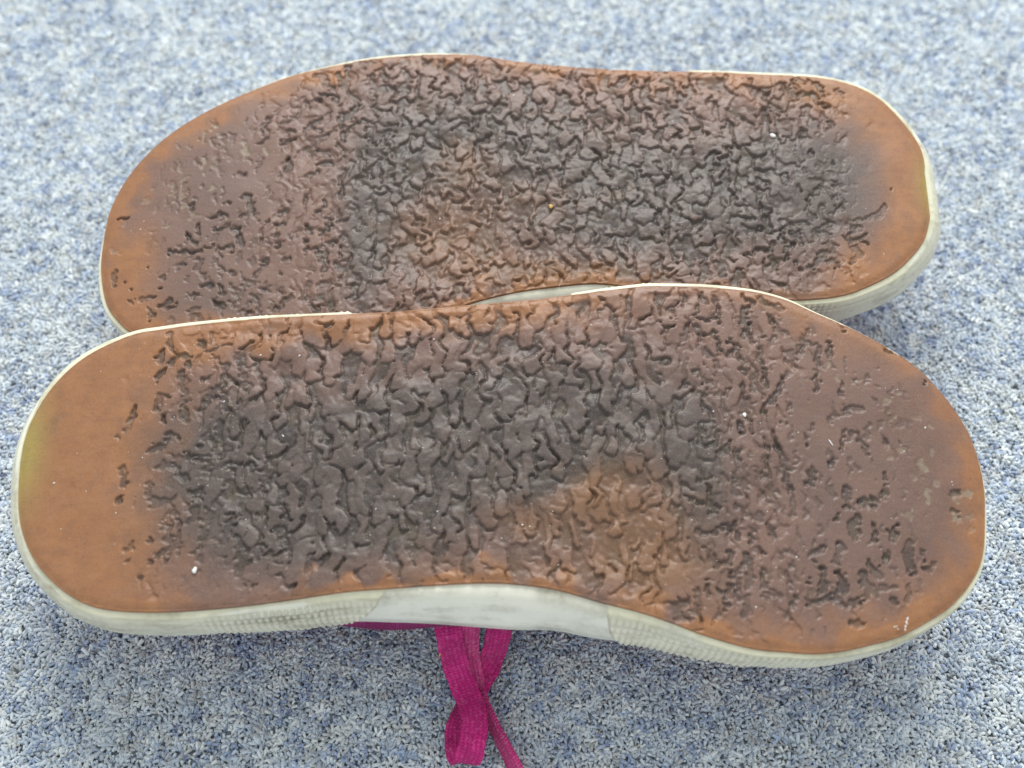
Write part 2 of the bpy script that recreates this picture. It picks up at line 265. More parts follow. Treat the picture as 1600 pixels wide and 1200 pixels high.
FAR_PITS = [(0.7,-105.9,-12.9,-102.5,-11.1,-100.1,-12),(0.9,-94.7,-4.7,-92.6,-5.6,-91.8,-10.7,-95.3,-12),(1,-104.7,-17.9,-101.6,-17),(1.3,-96.3,-18.3,-93.1,-22.8),(0.7,-112.5,-18.3,-111.4,-21.9,-108.9,-22.8),(0.7,-109.3,-15.2,-108.9,-19.2),
(0.8,-117.3,-25.5,-108.6,-25.5),(0.8,-100.9,-24.1,-98.3,-22.8),(1.1,-112.8,-7.9,-111.1,-9.3),(1,-100.2,-6.6),(0.7,-106.4,-24.1,-103.7,-23.3),(0.6,-136.3,-12,-133.9,-12),
(1.8,-96.8,4.6),(1,-104.2,-18,-101.8,-17.1,-99.1,-15.1),(1.2,-96.4,-16.3,-95.8,-19.6,-93.4,-22.4),(0.9,-117.8,-25.6,-113.1,-25.2),(0.7,-110.2,-25.6,-107.4,-25.2),(0.9,-100.4,-23.6,-97.6,-23.2,-97,-26),
(0.9,-101.5,-24,-101.3,-29.2,-99.6,-32,-95.2,-34),(0.7,-114,-30.8,-112.2,-30.4),(1.1,-107.8,-28.8,-108.1,-32,-105,-35.2),(1,-106,-38.7,-103.6,-38.3),(0.9,-100.1,-38.3,-98.4,-41.1),(1.2,-124.9,-43.4,-121.6,-41.5),
(1.2,-118.7,-45.4,-115.8,-43.4),(1,-116.8,-46.1,-114.1,-45.4),(0.9,-122.8,-46.1,-120.8,-48,-121.9,-50.3),(1.1,-108.9,-41.9,-106.4,-41.9),(1,-109,-47.7,-104.9,-46.5),(1,-107.8,-49.2,-105.7,-49.2),
(1.3,-100.1,-45,-97.3,-45.7),(1,-96.7,-43.8,-94.1,-45.4,-93.4,-42.2,-91.5,-39.9),(0.8,-96.5,-38.3,-93.4,-41.9),(1.5,-91.8,-36,-88.9,-37.2),(1,-92.2,-47.3,-89.7,-48.4),(1,-89.2,-41.1,-87.9,-44.6),
(1.2,-131.9,-36.4),(1,-129.5,-39.1),(1.2,-129.1,-43.4),(0.7,-135.9,-32,-135.1,-37.6),(1.3,-119.2,-35.2),(1.2,-119.4,-39.1),
(0.8,-124.6,-31.2),(1,-78.2,31.8,-78.7,27.8,-83.9,25.4),(0.9,-82,21.5,-79.5,22),(0.8,-83.3,17.2,-79.3,18.6),(1.3,-75.1,22.9,-73.6,24.9,-70.8,26.4),(1.2,-72.6,22.5,-70.1,22),
(1.3,-67.9,20,-71,17.6,-74.5,14.8,-72.4,13.3,-67.5,14.3,-67,11.9),(1.5,-70.4,8.6,-66.4,9.1),(1.4,-70.6,5.3,-73.3,3.4),(1.3,-80.8,10.5,-80,6.2),(1,-75.8,33.7,-74.8,31.3),(0.8,-74.2,34.2,-70.5,35.2),
(1.3,-72.8,45.7,-70.8,46.3,-69.2,41.7,-66.6,40.2),(0.9,-71.5,37.7,-66.4,37.2,-65.8,34.2),(1.8,-65.3,46.3,-63.7,41.2),(1.1,-62.1,49.8,-62.3,45.7,-61.5,38.7,-58.9,36.2),(1.3,-57.5,51.3,-56.2,49.3),(0.8,-56.2,50.3,-50.4,51.9),
(1.5,-58,35.2,-57.4,32.2,-60.9,27.8,-63.1,29.3,-62.8,23.9),(1.3,-55,26.4,-57.5,25.4,-62.2,21,-61.2,17.6),(1.3,-53,45.7,-52.9,41.7,-51.6,31.8,-50.2,29.8),(1,-52.3,47.3,-48.9,48.3),(1.7,-51.9,39.7,-44.8,40.2),(1.5,-53.3,23.9,-52.6,18.1,-50.9,16.2),
(1.1,-52.5,25.9,-50,24.9,-44.2,23.9),(1.5,-48.4,16.2,-47.8,21,-44.9,22),(1,-56,12.4,-55.4,9.5,-53.4,9.5),(1.5,-63.6,16.2,-61.7,12.4),(1.3,-58.3,9.1,-58.1,6.2,-61.6,3.9),(1.5,-62,2.9,-61.3,-1.7),
(1.2,-55.4,0.1,-55.2,3.9,-53.2,6.2,-51.1,3.9),(1.1,-46.7,15.2,-43.7,11.4),(0.7,-89.1,27.8,-88.4,19.1,-91.5,17.6),(1.7,-97.4,4.8),(1.5,-49.2,45.7,-47.5,44.7),(1,-94.9,-4.5,-92.9,-4.5,-91.1,-10.9,-95.4,-12.3),
(1.7,-81.6,-10.5,-79.6,-10),(1,-88.9,-14.1),(0.8,-86.1,-13.7,-87.4,-17.3,-87.5,-20.8),(0.9,-82.4,-15.2,-80.5,-15),(1.7,-95.6,-19.1,-93.3,-22.6),(1.3,-82.1,-19.5),
(1.5,-82.2,-23.1),(0.8,-72.5,-15,-71.1,-18.2),(1.2,-72.8,-21.7),(0.7,-72.6,-25.3,-69.9,-24),(1.3,-68.7,-24.4,-66.5,-28.8,-65.1,-32.8),(1,-85,-27.9,-86.3,-31.4,-88,-34.1),
(0.9,-79.8,-28.8,-77.5,-27.9),(0.7,-79.8,-33.6),(1.3,-90.6,-35.8,-89.3,-37.5,-91.9,-38.8),(1.2,-88.1,-42.3,-86.2,-46.1),(1,-86.4,-39.2,-84,-40.5),(1.3,-76.1,-42.3,-79,-44.8,-80,-46.9),
(1.1,-70.6,-37.1,-71.1,-42.3,-68.9,-46.1,-66.1,-46.9),(1.1,-67.5,-38,-63.6,-38),(2.2,-65.8,-39.7,-65.1,-44.8),(1.1,-63.4,-40.5,-62.3,-45.7),(1.3,-67.1,-6.4,-67.3,-9.6,-69.2,-10.5),(1.1,-65.1,-12.7,-64.9,-15.9,-67.1,-19.1),
(1,-62.1,-10,-61.9,-13.7,-59.1,-13.7),(1,-61.7,-2.2,-61.5,-5),(1,-61.5,1,-61.3,-1.3),(2,-59.9,-19.5),(1.2,-64.5,-22.6,-62.9,-22.2),(1,-65.5,-24.8,-65.2,-30.1),
(0.8,-60.5,-24,-60.3,-27.1),(1.1,-61.7,-30.6,-60,-32.3,-58.1,-31.9,-56.8,-26.6),(0.8,-56.2,-23.1,-55.7,-25.7),(1.3,-57.1,-42.3,-54,-42.3),(1.7,-55,-38,-54.8,-41.8),(1.1,-73.6,-4.5,-73.9,-6.8),
(1.3,97.8,5.9),(1.4,91.1,4.2,91.6,1.9),(1.4,101.7,2.4,104,1.9),(1.3,96.3,-1.2),(1,99,22.8,98.7,19.6),(1.1,101,12.9),
(1.1,108.8,9.5),(2.1,101.5,32.2,100.3,28.4,104.6,23.7),(1.3,106.4,29.3,108,26.1),(1.3,109.5,25.1,108.4,22.4),(1.1,107.6,0.1),(1.1,82,2.4,83.9,1.5,85.8,1.9),
(1.6,98.3,44.6,96.9,37.8,98.3,35.9),(1.8,99.7,37.8,103.7,37.8,105.7,34,109.1,32.6),(1.4,103.4,43.1,106.3,40.7,108.3,36.9),(1,99.4,43.6,104.2,43.1),(1.1,112.6,39.3,114.8,37.4),(1.1,85.5,40.7,88.7,40.2,92,41.7,94.7,40.7,93.7,38.3),
(1.6,86.8,31.7,90.4,32.2,93.3,29.3),(1.2,87.7,37.8,87,34.5),(0.9,103.8,-0.2,98.6,-5.5,97.6,-8.6,99.1,-12.1),(1.6,99.5,-12.1),(1.8,107.5,-4.6),(1.1,102.8,-8.1),
(0.8,109.6,-8.1,109.6,-10.3),(1.1,128.1,-2.4),(1.1,113.4,-13.4,116,-13.8,119.2,-12.5,123,-9.9,124.4,-7.3),(0.9,123,-9.9,121.8,-12.9),(1,111.5,-13.8,112,-16.4,115.7,-16.8),(1,112.6,-17.7,110,-20.7,110.5,-22.4,116.6,-19),
(1.1,115.1,-21.9),(1.3,111.1,-24.1,113.3,-24.9,113.3,-27.4,110.1,-29.5),(1,106.5,-14.2,102.1,-15.9,99.3,-18.1,98.1,-21.9),(1.3,100.3,-19.4,103.4,-18.1,104.7,-20.7),(1.1,102.2,-22.8,106,-22.8,104.6,-25.3,101.8,-26.2),(1.4,101.1,-26.2,99.8,-28.3,96.8,-31.6),
(1.1,100.8,-28.7,105.7,-29.1,105.8,-31.2),(1.3,89.3,-15.9,93.9,-14.7,96.6,-14.2),(1.1,88.7,-17.7,88,-21.5),(1.3,92.1,-17.7,94,-18.1,94.3,-22.4),(1.3,91.7,-22.8,88.8,-25.3),(1.1,78.7,-24.5,84,-24.5,84.6,-21.9),
(0.9,83.5,-25.3,84.4,-28.7,85.9,-32.5),(1.1,93,-32.5),(1.4,91.8,-29.5),(1,81.7,-2,81.9,-8.6,85.3,-9.5),(1.8,83.8,-12.9,84.2,-17.2),(1.4,81.2,-16.8),
(1.2,88.9,-27.9)]
FAR_SAND = [(1,-118.8,9.8,-117.2,6),(1,-114.8,3.2,-116.7,1.8,-115.7,-3.8),(1.1,-120.5,-0.1),(1.1,-119.8,-3.3),(1.5,-118.6,-6.6),(1,-115.2,-8.4),
(1.5,-110,11.2,-109.6,7.4),(1,-109.3,4.1),(1,-103.3,17.9,-102.3,12.1,-100.1,10.2),(1.1,-105.5,7.4,-103.6,4.1),(1,-97.1,17.4,-95.4,12.6),(1,-109,-10.7,-112.3,-12.9),
(1,-105.2,20.3),(1.1,-110.2,21),(1.5,-128,-5.2),(1,-119.6,-15.6),(0.9,-124.5,-17.9,-126.5,-17.9),(0.5,-105.2,-0.1,-106.2,-1.9),
(0.8,-107.5,23.2,-106.9,25.1),(0.9,-126.5,-1),(0.9,-125,-10.2),(1.5,-137.5,-24.1,-135.4,-25.5),(1.3,-134.5,-13.8),(0.8,-89.3,15.2,-88.7,12.8),
(0.8,-96.6,14.8,-95.8,10.5)]

# ---------------------------------------------------------------- carpet
rng = np.random.default_rng(5)
def mat_carpet_base():
    m = bpy.data.materials.new('carpet_backing'); q = NT(m)
    co = q.n('ShaderNodeTexCoord').outputs['Object']
    a = q.noise(420, 3, .6, co); b = q.noise(900, 2, .5, co)
    c = q.mix(q.ramp(a, .3, .7), srgb(150, 164, 178), srgb(196, 206, 212))
    c = q.mix(q.math('MULTIPLY', q.ramp(b, .55, .75), .6), c, srgb(196, 202, 204))
    q.l(c, q.b.inputs['Base Color']); q.b.inputs['Roughness'].default_value = .95
    q.bump(q.math('ADD', a, b), .9, .002)
    return m
def mat_pile():
    m = bpy.data.materials.new('carpet_yarn'); q = NT(m)
    a = q.n('ShaderNodeAttribute', attribute_name='yarn'); a.attribute_type = 'INSTANCER'
    co = q.n('ShaderNodeNewGeometry').outputs['Position']
    n = q.noise(1500, 2, .6, co)
    n2 = q.noise(3600, 2, .5, co)
    c = q.mix(q.math('MULTIPLY', q.ramp(n, .5, .72), .45), a.outputs['Color'], srgb(228, 232, 230))
    c = q.mix(q.math('MULTIPLY', q.ramp(n2, .52, .75), .35), c, srgb(128, 146, 172))
    q.l(c, q.b.inputs['Base Color'])
    q.b.inputs['Roughness'].default_value = .75
    q.b.inputs['Specular IOR Level'].default_value = .3
    q.b.inputs['Sheen Weight'].default_value = .25
    return m
floor_me = mesh_np('carpet', np.array([(-2, -1.6, 0), (2, -1.6, 0), (2, 2.4, 0), (-2, 2.4, 0)]), [[0, 1, 2, 3]], False)
carpet = link('carpet', floor_me, mat_carpet_base())
tag(carpet, 'blue grey flecked carpet floor under the two shoes', 'carpet', kind='structure')

def smooth_noise2(x, y, lx, ly, seed):
    r = np.random.default_rng(seed); n = 256
    g = r.random((n, n))
    fx = x / lx; fy = y / ly
    ix = np.floor(fx).astype(int); iy = np.floor(fy).astype(int)
    tx = fx - ix; ty = fy - iy; tx = tx * tx * (3 - 2 * tx); ty = ty * ty * (3 - 2 * ty)
    a = g[ix % n, iy % n]; b = g[(ix + 1) % n, iy % n]; c = g[ix % n, (iy + 1) % n]; d = g[(ix + 1) % n, (iy + 1) % n]
    return (a * (1 - tx) + b * tx) * (1 - ty) + (c * (1 - tx) + d * tx) * ty
STEP_X, STEP_Y = 1.8, 1.95
gx = np.arange(-430, 430, STEP_X); gy = np.arange(-230, 520, STEP_Y)
GX, GY = np.meshgrid(gx, gy, indexing='ij')
GX = GX + ((np.arange(len(gy)) % 2) * STEP_X / 2)[None]
px = (GX + rng.normal(0, .5, GX.shape)).ravel(); py = (GY + rng.normal(0, .36, GY.shape)).ravel()
npt = len(px)
pile_me = bpy.data.meshes.new('carpet_pile')
pile_me.vertices.add(npt)
pile_me.vertices.foreach_set('co', (np.stack([px, py, np.full(npt, .15)], 1) * MM).astype(np.float32).ravel())
yaw = (smooth_noise2(px, py, 7, 7, 3) * 2.4 + smooth_noise2(px, py, 40, 40, 4) * 2.0) * math.pi + rng.normal(0, .55, npt)
rot = np.stack([rng.normal(0, .16, npt), rng.normal(0, .16, npt), yaw], 1).astype(np.float32)
scl = (np.clip(rng.normal(.84, .13, npt), .5, 1.2)).astype(np.float32)
pal = np.array([srgb(216, 223, 223)[:3], srgb(199, 210, 217)[:3], srgb(182, 195, 207)[:3], srgb(158, 177, 203)[:3],
                srgb(188, 192, 191)[:3], srgb(144, 160, 186)[:3]])
patch = (smooth_noise2(px, py, 7, 4, 8) - .5) * .42 + (smooth_noise2(px, py, 24, 11, 9) - .5) * .22
pick = np.clip(rng.random(npt) + patch, 0, .999)
cum = np.array([.27, .55, .78, .86, .95, 1.0])
idx = np.searchsorted(cum, pick)
col = pal[idx] * (1 + rng.normal(0, .06, (npt, 1)))
col = np.clip(col, .02, .9)
a = pile_me.attributes.new('rot', 'FLOAT_VECTOR', 'POINT'); a.data.foreach_set('vector', rot.ravel())
a = pile_me.attributes.new('scl', 'FLOAT', 'POINT'); a.data.foreach_set('value', scl)
a = pile_me.attributes.new('yarn', 'FLOAT_COLOR', 'POINT')
a.data.foreach_set('color', np.concatenate([col, np.ones((npt, 1))], 1).astype(np.float32).ravel())
pile = link('carpet_pile', pile_me)
tag(pile, 'twisted blue, grey and white yarn tufts of the carpet', 'carpet pile', kind='stuff')
M_PILE = mat_pile()
ng = bpy.data.node_groups.new('pile_tufts', 'GeometryNodeTree')
ng.interface.new_socket('Geometry', in_out='INPUT', socket_type='NodeSocketGeometry')
ng.interface.new_socket('Geometry', in_out='OUTPUT', socket_type='NodeSocketGeometry')
N = ng.nodes; Lk = ng.links
gi = N.new('NodeGroupInput'); go = N.new('NodeGroupOutput')
join = N.new('GeometryNodeJoinGeometry')
def strand(start, mid, end, rad):
    c = N.new('GeometryNodeCurveQuadraticBezier'); c.inputs['Resolution'].default_value = 5
    for k, v in (('Start', start), ('Middle', mid), ('End', end)):
        c.inputs[k].default_value = tuple(x * MM for x in v)
    sp = N.new('GeometryNodeSplineParameter')
    fc = N.new('ShaderNodeFloatCurve'); cv = fc.mapping.curves[0]
    cv.points[0].location = (0, .8); cv.points[1].location = (1, .10); cv.points.new(.5, 1.0); fc.mapping.update()
    Lk.new(sp.outputs['Factor'], fc.inputs['Value'])
    sr = N.new('GeometryNodeSetCurveRadius'); Lk.new(c.outputs[0], sr.inputs['Curve']); Lk.new(fc.outputs[0], sr.inputs['Radius'])
    pr = N.new('GeometryNodeCurvePrimitiveCircle'); pr.inputs['Resolution'].default_value = 5; pr.inputs['Radius'].default_value = rad * MM
    cm = N.new('GeometryNodeCurveToMesh'); Lk.new(sr.outputs[0], cm.inputs['Curve']); Lk.new(pr.outputs[0], cm.inputs['Profile Curve'])
    cm.inputs['Fill Caps'].default_value = True
    Lk.new(cm.outputs[0], join.inputs[0])
strand((0, 0, 0), (-.3, .1, 2.2), (2.3, .4, 2.0), .62)
strand((.2, .3, 0), (.3, 1.2, 2.0), (1.3, 2.4, 2.0), .54)
strand((-.2, -.3, 0), (-1.2, -.6, 1.9), (-2.1, .3, 2.2), .54)
strand((.1, -.4, 0), (.5, -1.4, 1.8), (1.7, -2.0, 2.1), .50)
strand((0, 0, 0), (.6, -.2, 2.2), (1.0, -1.2, 2.7), .22)
sm = N.new('GeometryNodeSetMaterial'); sm.inputs['Material'].default_value = M_PILE
Lk.new(join.outputs[0], sm.inputs['Geometry'])
ss = N.new('GeometryNodeSetShadeSmooth'); Lk.new(sm.outputs[0], ss.inputs['Geometry'])
def named(name, typ):
    n = N.new('GeometryNodeInputNamedAttribute'); n.data_type = typ; n.inputs['Name'].default_value = name
    return n.outputs['Attribute']
iop = N.new('GeometryNodeInstanceOnPoints')
Lk.new(gi.outputs[0], iop.inputs['Points']); Lk.new(ss.outputs[0], iop.inputs['Instance'])
Lk.new(named('rot', 'FLOAT_VECTOR'), iop.inputs['Rotation']); Lk.new(named('scl', 'FLOAT'), iop.inputs['Scale'])
Lk.new(iop.outputs[0], go.inputs[0])
md = pile.modifiers.new('tufts', 'NODES'); md.node_group = ng

# ---------------------------------------------------------------- the shoes
def closed_spline(P, step=.5):
    """Catmull-Rom through the outline points, resampled to equal arc length, counter-clockwise"""
    P = np.array(P, float); n = len(P); out = []
    for i in range(n):
        p0, p1, p2, p3 = P[i - 1], P[i], P[(i + 1) % n], P[(i + 2) % n]
        t = np.linspace(0, 1, 40, endpoint=False)[:, None]
        out.append(.5 * ((2 * p1) + (p2 - p0) * t + (2 * p0 - 5 * p1 + 4 * p2 - p3) * t ** 2 + (3 * p1 - p0 - 3 * p2 + p3) * t ** 3))
    Q = np.concatenate(out)
    if ((Q[:, 0] * np.roll(Q[:, 1], -1) - np.roll(Q[:, 0], -1) * Q[:, 1]).sum()) < 0: Q = Q[::-1]
    D = np.r_[0, np.cumsum(np.hypot(*np.diff(np.r_[Q, Q[:1]], axis=0).T))]
    m = int(D[-1] / step); s = np.linspace(0, D[-1], m, endpoint=False)
    Qc = np.r_[Q, Q[:1]]
    R = np.stack([np.interp(s, D, Qc[:, 0]), np.interp(s, D, Qc[:, 1])], 1)
    k = np.hanning(9); k /= k.sum()
    R = np.stack([np.convolve(np.r_[R[-4:, c], R[:, c], R[:4, c]], k, 'valid') for c in (0, 1)], 1)
    return R
RES = .3
X0, Y0, NX, NY = -150.0, -66.0, 1000, 440          # raster in mm for the relief of a sole
def band_field(seed, lx, ly, sharp=.4):
    r = np.random.default_rng(seed).standard_normal((NX, NY))
    kx = np.fft.fftfreq(NX, RES)[:, None] * lx; ky = np.fft.fftfreq(NY, RES)[None] * ly
    k = np.hypot(kx, ky)
    f = np.fft.ifft2(np.fft.fft2(r) * np.exp(-((k - 1) / sharp) ** 2)).real
    return f / f.std()
def low_field(seed, l):
    r = np.random.default_rng(seed).standard_normal((NX, NY))
    kx = np.fft.fftfreq(NX, RES)[:, None] * l; ky = np.fft.fftfreq(NY, RES)[None] * l
    f = np.fft.ifft2(np.fft.fft2(r) * np.exp(-(kx ** 2 + ky ** 2))).real
    return f / f.std()
def bilin(F, x, y):
    fx = np.clip((x - X0) / RES, 0, NX - 1.001); fy = np.clip((y - Y0) / RES, 0, NY - 1.001)
    ix = fx.astype(int); iy = fy.astype(int); tx = fx - ix; ty = fy - iy
    return (F[ix, iy] * (1 - tx) + F[ix + 1, iy] * tx) * (1 - ty) + (F[ix, iy + 1] * (1 - tx) + F[ix + 1, iy + 1] * tx) * ty
RX, RY = np.meshgrid(X0 + np.arange(NX) * RES, Y0 + np.arange(NY) * RES, indexing='ij')
def gauss(x, y, rx, ry, ang=0.):
    c, s = math.cos(ang), math.sin(ang); dx, dy = RX - x, RY - y
    return np.exp(-(((dx * c + dy * s) / rx) ** 2 + ((-dx * s + dy * c) / ry) ** 2))
def edge_distance(O):
    """distance to the outline, on a coarse raster, then refined by interpolation"""
    st = 4
    cx, cy = RX[::st, ::st], RY[::st, ::st]; P = O[::3]
    d = np.full(cx.shape, 1e9)
    for p in P: d = np.minimum(d, (cx - p[0]) ** 2 + (cy - p[1]) ** 2)
    d = np.sqrt(d)
    fx = np.clip(np.arange(NX) / st, 0, d.shape[0] - 1.001); fy = np.clip(np.arange(NY) / st, 0, d.shape[1] - 1.001)
    ix, iy = fx.astype(int), fy.astype(int); tx, ty = (fx - ix)[:, None], (fy - iy)[None]
    return (d[np.ix_(ix, iy)] * (1 - tx) + d[np.ix_(ix + 1, iy)] * tx) * (1 - ty) + (d[np.ix_(ix, iy + 1)] * (1 - tx) + d[np.ix_(ix + 1, iy + 1)] * tx) * ty
def stroke_field(strokes, WX, WY, WN, grow=1.0):
    """1 inside worn pits that follow the given polylines (width, x, y, x, y, ...)"""
    F = np.zeros((NX, NY))
    for s in strokes:
        w = (s[0] * .5 + .18) * grow; P = np.array(s[1:], float).reshape(-1, 2)
        if len(P) == 1: P = np.r_[P, P + [[.05, 0]]]
        m = w + 2.2
        i0, i1 = int((P[:, 0].min() - m - X0) / RES), int((P[:, 0].max() + m - X0) / RES) + 1
        j0, j1 = int((P[:, 1].min() - m - Y0) / RES), int((P[:, 1].max() + m - Y0) / RES) + 1
        i0, j0 = max(i0, 0), max(j0, 0); sl = (slice(i0, min(i1, NX)), slice(j0, min(j1, NY)))
        x, y = WX[sl], WY[sl]; d = np.full(x.shape, 1e9)
        for a, b in zip(P, P[1:]):
            ab = b - a; L2 = (ab ** 2).sum() + 1e-9
            t = np.clip(((x - a[0]) * ab[0] + (y - a[1]) * ab[1]) / L2, 0, 1)
            d = np.minimum(d, np.hypot(x - a[0] - t * ab[0], y - a[1] - t * ab[1]))
        wl = w * WN[sl]
        F[sl] = np.maximum(F[sl], 1 - sstep(wl - .3, wl + .25, d))
    return F

def build_sole(parent, O, pits, sand, z):
    """relief of the outsole: worn smooth plateaus, pits with steep rims, crinkled middle"""
    seed = z['seed']
    d = edge_distance(O)
    w1, w2 = low_field(seed + 1, 2.6), low_field(seed + 2, 2.6)
    w3, w4 = low_field(seed + 3, 7.0), low_field(seed + 4, 7.0)
    WX, WY = RX + .38 * w1, RY + .38 * w2
    C = z['crinkle'](RX + 5.5 * low_field(seed + 14, 9), RY + 3 * low_field(seed + 18, 9), d)   # how far the crinkled middle reaches
    fineness = z['fine'](RX, RY)                     # where the crinkle is small and rough
    tiny = band_field(seed + 8, 2.4, 3.0, .5)
    # the crinkle: overlapping rounded lobes of rubber, like drips that end towards -Y
    hl = np.full((NX, NY), -1.15); r = np.random.default_rng(seed + 20)
    LX, LY = RX + z['ragged'] * w1 + .8 * w3, RY + z['ragged'] * w2 + .8 * w4
    x_lo, x_hi, px_, py_, r_lo, r_hi, l_lo, l_hi, spread = z['lobes']
    spots = []
    for ci, gx_ in enumerate(np.arange(x_lo, x_hi, px_)):
        for gy_ in np.arange(-64 + (ci % 2) * py_ / 2, 62, py_):
            if r.random() > .04: spots.append((gx_ + r.normal(0, .26) * px_, gy_ + r.normal(0, .3) * py_))
    for cx, cy in spots:
        fi = fineness[int(np.clip((cx - X0) / RES, 0, NX - 1)), int(np.clip((cy - Y0) / RES, 0, NY - 1))]
        rad = r.uniform(r_lo, r_hi) * (1 - .25 * fi); ln = r.uniform(l_lo, l_hi) * (1 - .35 * fi)
        an = math.pi / 2 + r.normal(0, spread)
        top = r.normal(-.12, .13) - .08 * fi
        bend = r.normal(0, .35)
        A = np.array([cx, cy]); Bm = A + .55 * ln * np.array([math.cos(an), math.sin(an)]); Bq = Bm + .45 * ln * np.array([math.cos(an + bend), math.sin(an + bend)])
        P = np.array([A, Bm, Bq]); m = rad + 3.5
        i0, i1 = int((P[:, 0].min() - m - X0) / RES), int((P[:, 0].max() + m - X0) / RES) + 1
        j0, j1 = int((P[:, 1].min() - m - Y0) / RES), int((P[:, 1].max() + m - Y0) / RES) + 1
        sl = (slice(max(i0, 0), max(min(i1, NX), 1)), slice(max(j0, 0), max(min(j1, NY), 1)))
        x, y = LX[sl], LY[sl]
        if x.size == 0: continue
        dd = np.full(x.shape, 1e9); up_ = np.zeros(x.shape)
        for q_, (a0, b0) in enumerate(((P[0], P[1]), (P[1], P[2]))):
            ab = b0 - a0; t_ = np.clip(((x - a0[0]) * ab[0] + (y - a0[1]) * ab[1]) / ((ab ** 2).sum() + 1e-9), 0, 1)
            e = np.hypot(x - a0[0] - t_ * ab[0], y - a0[1] - t_ * ab[1]) / (rad * (1 - .28 * (q_ + t_) / 2))
            up_ = np.where(e < dd, (q_ + t_) / 2, up_); dd = np.minimum(dd, e)
        prof = top - .62 * up_ - .13 * dd ** 2 - 1.4 * sstep(.91, 1.05, dd)
        hl[sl] = np.maximum(hl[sl], np.where(dd < 1.15, prof, -9))
    floor = -1.0
    cover = sstep(floor + .05, floor + .4, hl)
    hl = np.maximum(hl, floor + .045 * tiny * (.5 + .5 * fineness) + .1 * w3)
    r1 = 1 - cover
    WN = np.clip(1.15 + .3 * low_field(seed + 15, 1.9) + .16 * low_field(seed + 16, 5), .15, 1.7)
    fz = .10 * low_field(seed + 17, .8)
    ps = stroke_field(pits, WX + fz, WY + np.roll(fz, 60, 0), WN)
    sd = stroke_field(sand, WX + fz, WY + np.roll(fz, 60, 0), WN)
    shallow = .6 + .4 * sstep(-1.2, .8, low_field(seed + 10, 12))
    # walking has ground every lobe down to one level, more so towards heel and ball
    wear = .2 + .1 * low_field(seed + 23, 14) + .66 * (1 - C)
    x_ = -hl - wear
    hc = -(np.clip(x_, 0, 1) + .05 * np.log1p(np.exp(np.clip(-x_ * 12, -30, 30))) * -C) * z['depth'] * sstep(0, .2, C)
    # fine creases across the flexing part of the sole
    cz = z['crease'](RX, RY) * sstep(3, 8, d)
    cf = bilin(band_field(seed + 30, 3.2, 8.0, .45), RX + .5 * w1, RY + .5 * w2)
    cr = sstep(1.15, 1.6, cf + .35 * low_field(seed + 31, 8)) * cz
    h = hc - ps * .8 * shallow * (1 - .6 * np.clip(-hc, 0, 1)) - .16 * sd - .3 * cr
    r1 = sstep(.38, .7, np.clip(x_, 0, 1))
    # cracks: rubber pulled apart at the foot of every step
    def blur(F, s):
        kx = np.fft.fftfreq(NX, RES)[:, None]; ky = np.fft.fftfreq(NY, RES)[None]
        return np.fft.ifft2(np.fft.fft2(F) * np.exp(-2 * (math.pi * s) ** 2 * (kx ** 2 + ky ** 2))).real
    h = h + z['crack'] * np.minimum(h - blur(h, .65) + .07, 0) * (.4 + .6 * C)
    h += .025 * C * tiny
    r1 = r1 * sstep(.25, .8, C)
    h += .22 * low_field(seed + 11, 11) * C + .10 * low_field(seed + 12, 22)
    # a worn bevel at the outline, gentle long-wave wear
    h -= .5 * (1 - sstep(0, 3.5, d)) ** 2
    h -= z['sag'](RX, RY)
    keep = sstep(.0, 1.2, d)
    h = h * keep + (-.5 - z['sag'](RX, RY)) * (1 - keep)
    dirt_shade = np.clip(np.maximum(r1 * (.75 - .3 * fineness), ps * .78 * shallow) + .45 * cr, 0, 1) * sstep(.2, 1.5, d)  # dirt in channels and pits, doubling as painted shade in the recesses
    masks = dict(dirt_shade=dirt_shade, sand=np.clip(sd, 0, 1), **z['masks'](RX, RY, d, low_field(seed + 13, 9)))
    # structured grid between the two long edges
    il, ir = O[:, 0].argmin(), O[:, 0].argmax()
    loop = lambda a, b: O[np.arange(a, b if b > a else b + len(O)) % len(O)]
    low = loop(il, ir); top = loop(ir, il)[::-1]
    low = low[np.argsort(low[:, 0])]; top = top[np.argsort(top[:, 0])]
    nu, nv = 880, 330
    t = np.linspace(0, 1, nu); t = .125 * (1 - np.cos(math.pi * t)) + .75 * t
    xa, xb = O[il, 0] + .05, O[ir, 0] - .05
    xs = xa + (xb - xa) * t
    yb, yt = np.interp(xs, low[:, 0], low[:, 1]), np.interp(xs, top[:, 0], top[:, 1])
    v = np.linspace(0, 1, nv); v = .2 * .5 * (1 - np.cos(math.pi * v)) + .8 * v
    GXs = np.repeat(xs[:, None], nv, 1); GYs = yb[:, None] + (yt - yb)[:, None] * v[None]
    H = bilin(h, GXs, GYs)
    V = np.stack([GXs, GYs, H], -1).reshape(-1, 3)
    Q = grid_quads(nu, nv)
    # skirt: the visible thickness of the gum sole
    ring = np.r_[np.arange(nu) * nv, (nu - 1) * nv + np.arange(1, nv), (np.arange(nu - 2, -1, -1)) * nv + nv - 1, np.arange(nv - 2, 0, -1)]
    base = V[ring]; rows = [ring]; VV = [V]; cnt = len(V)
    cen = np.array([0., 0.])
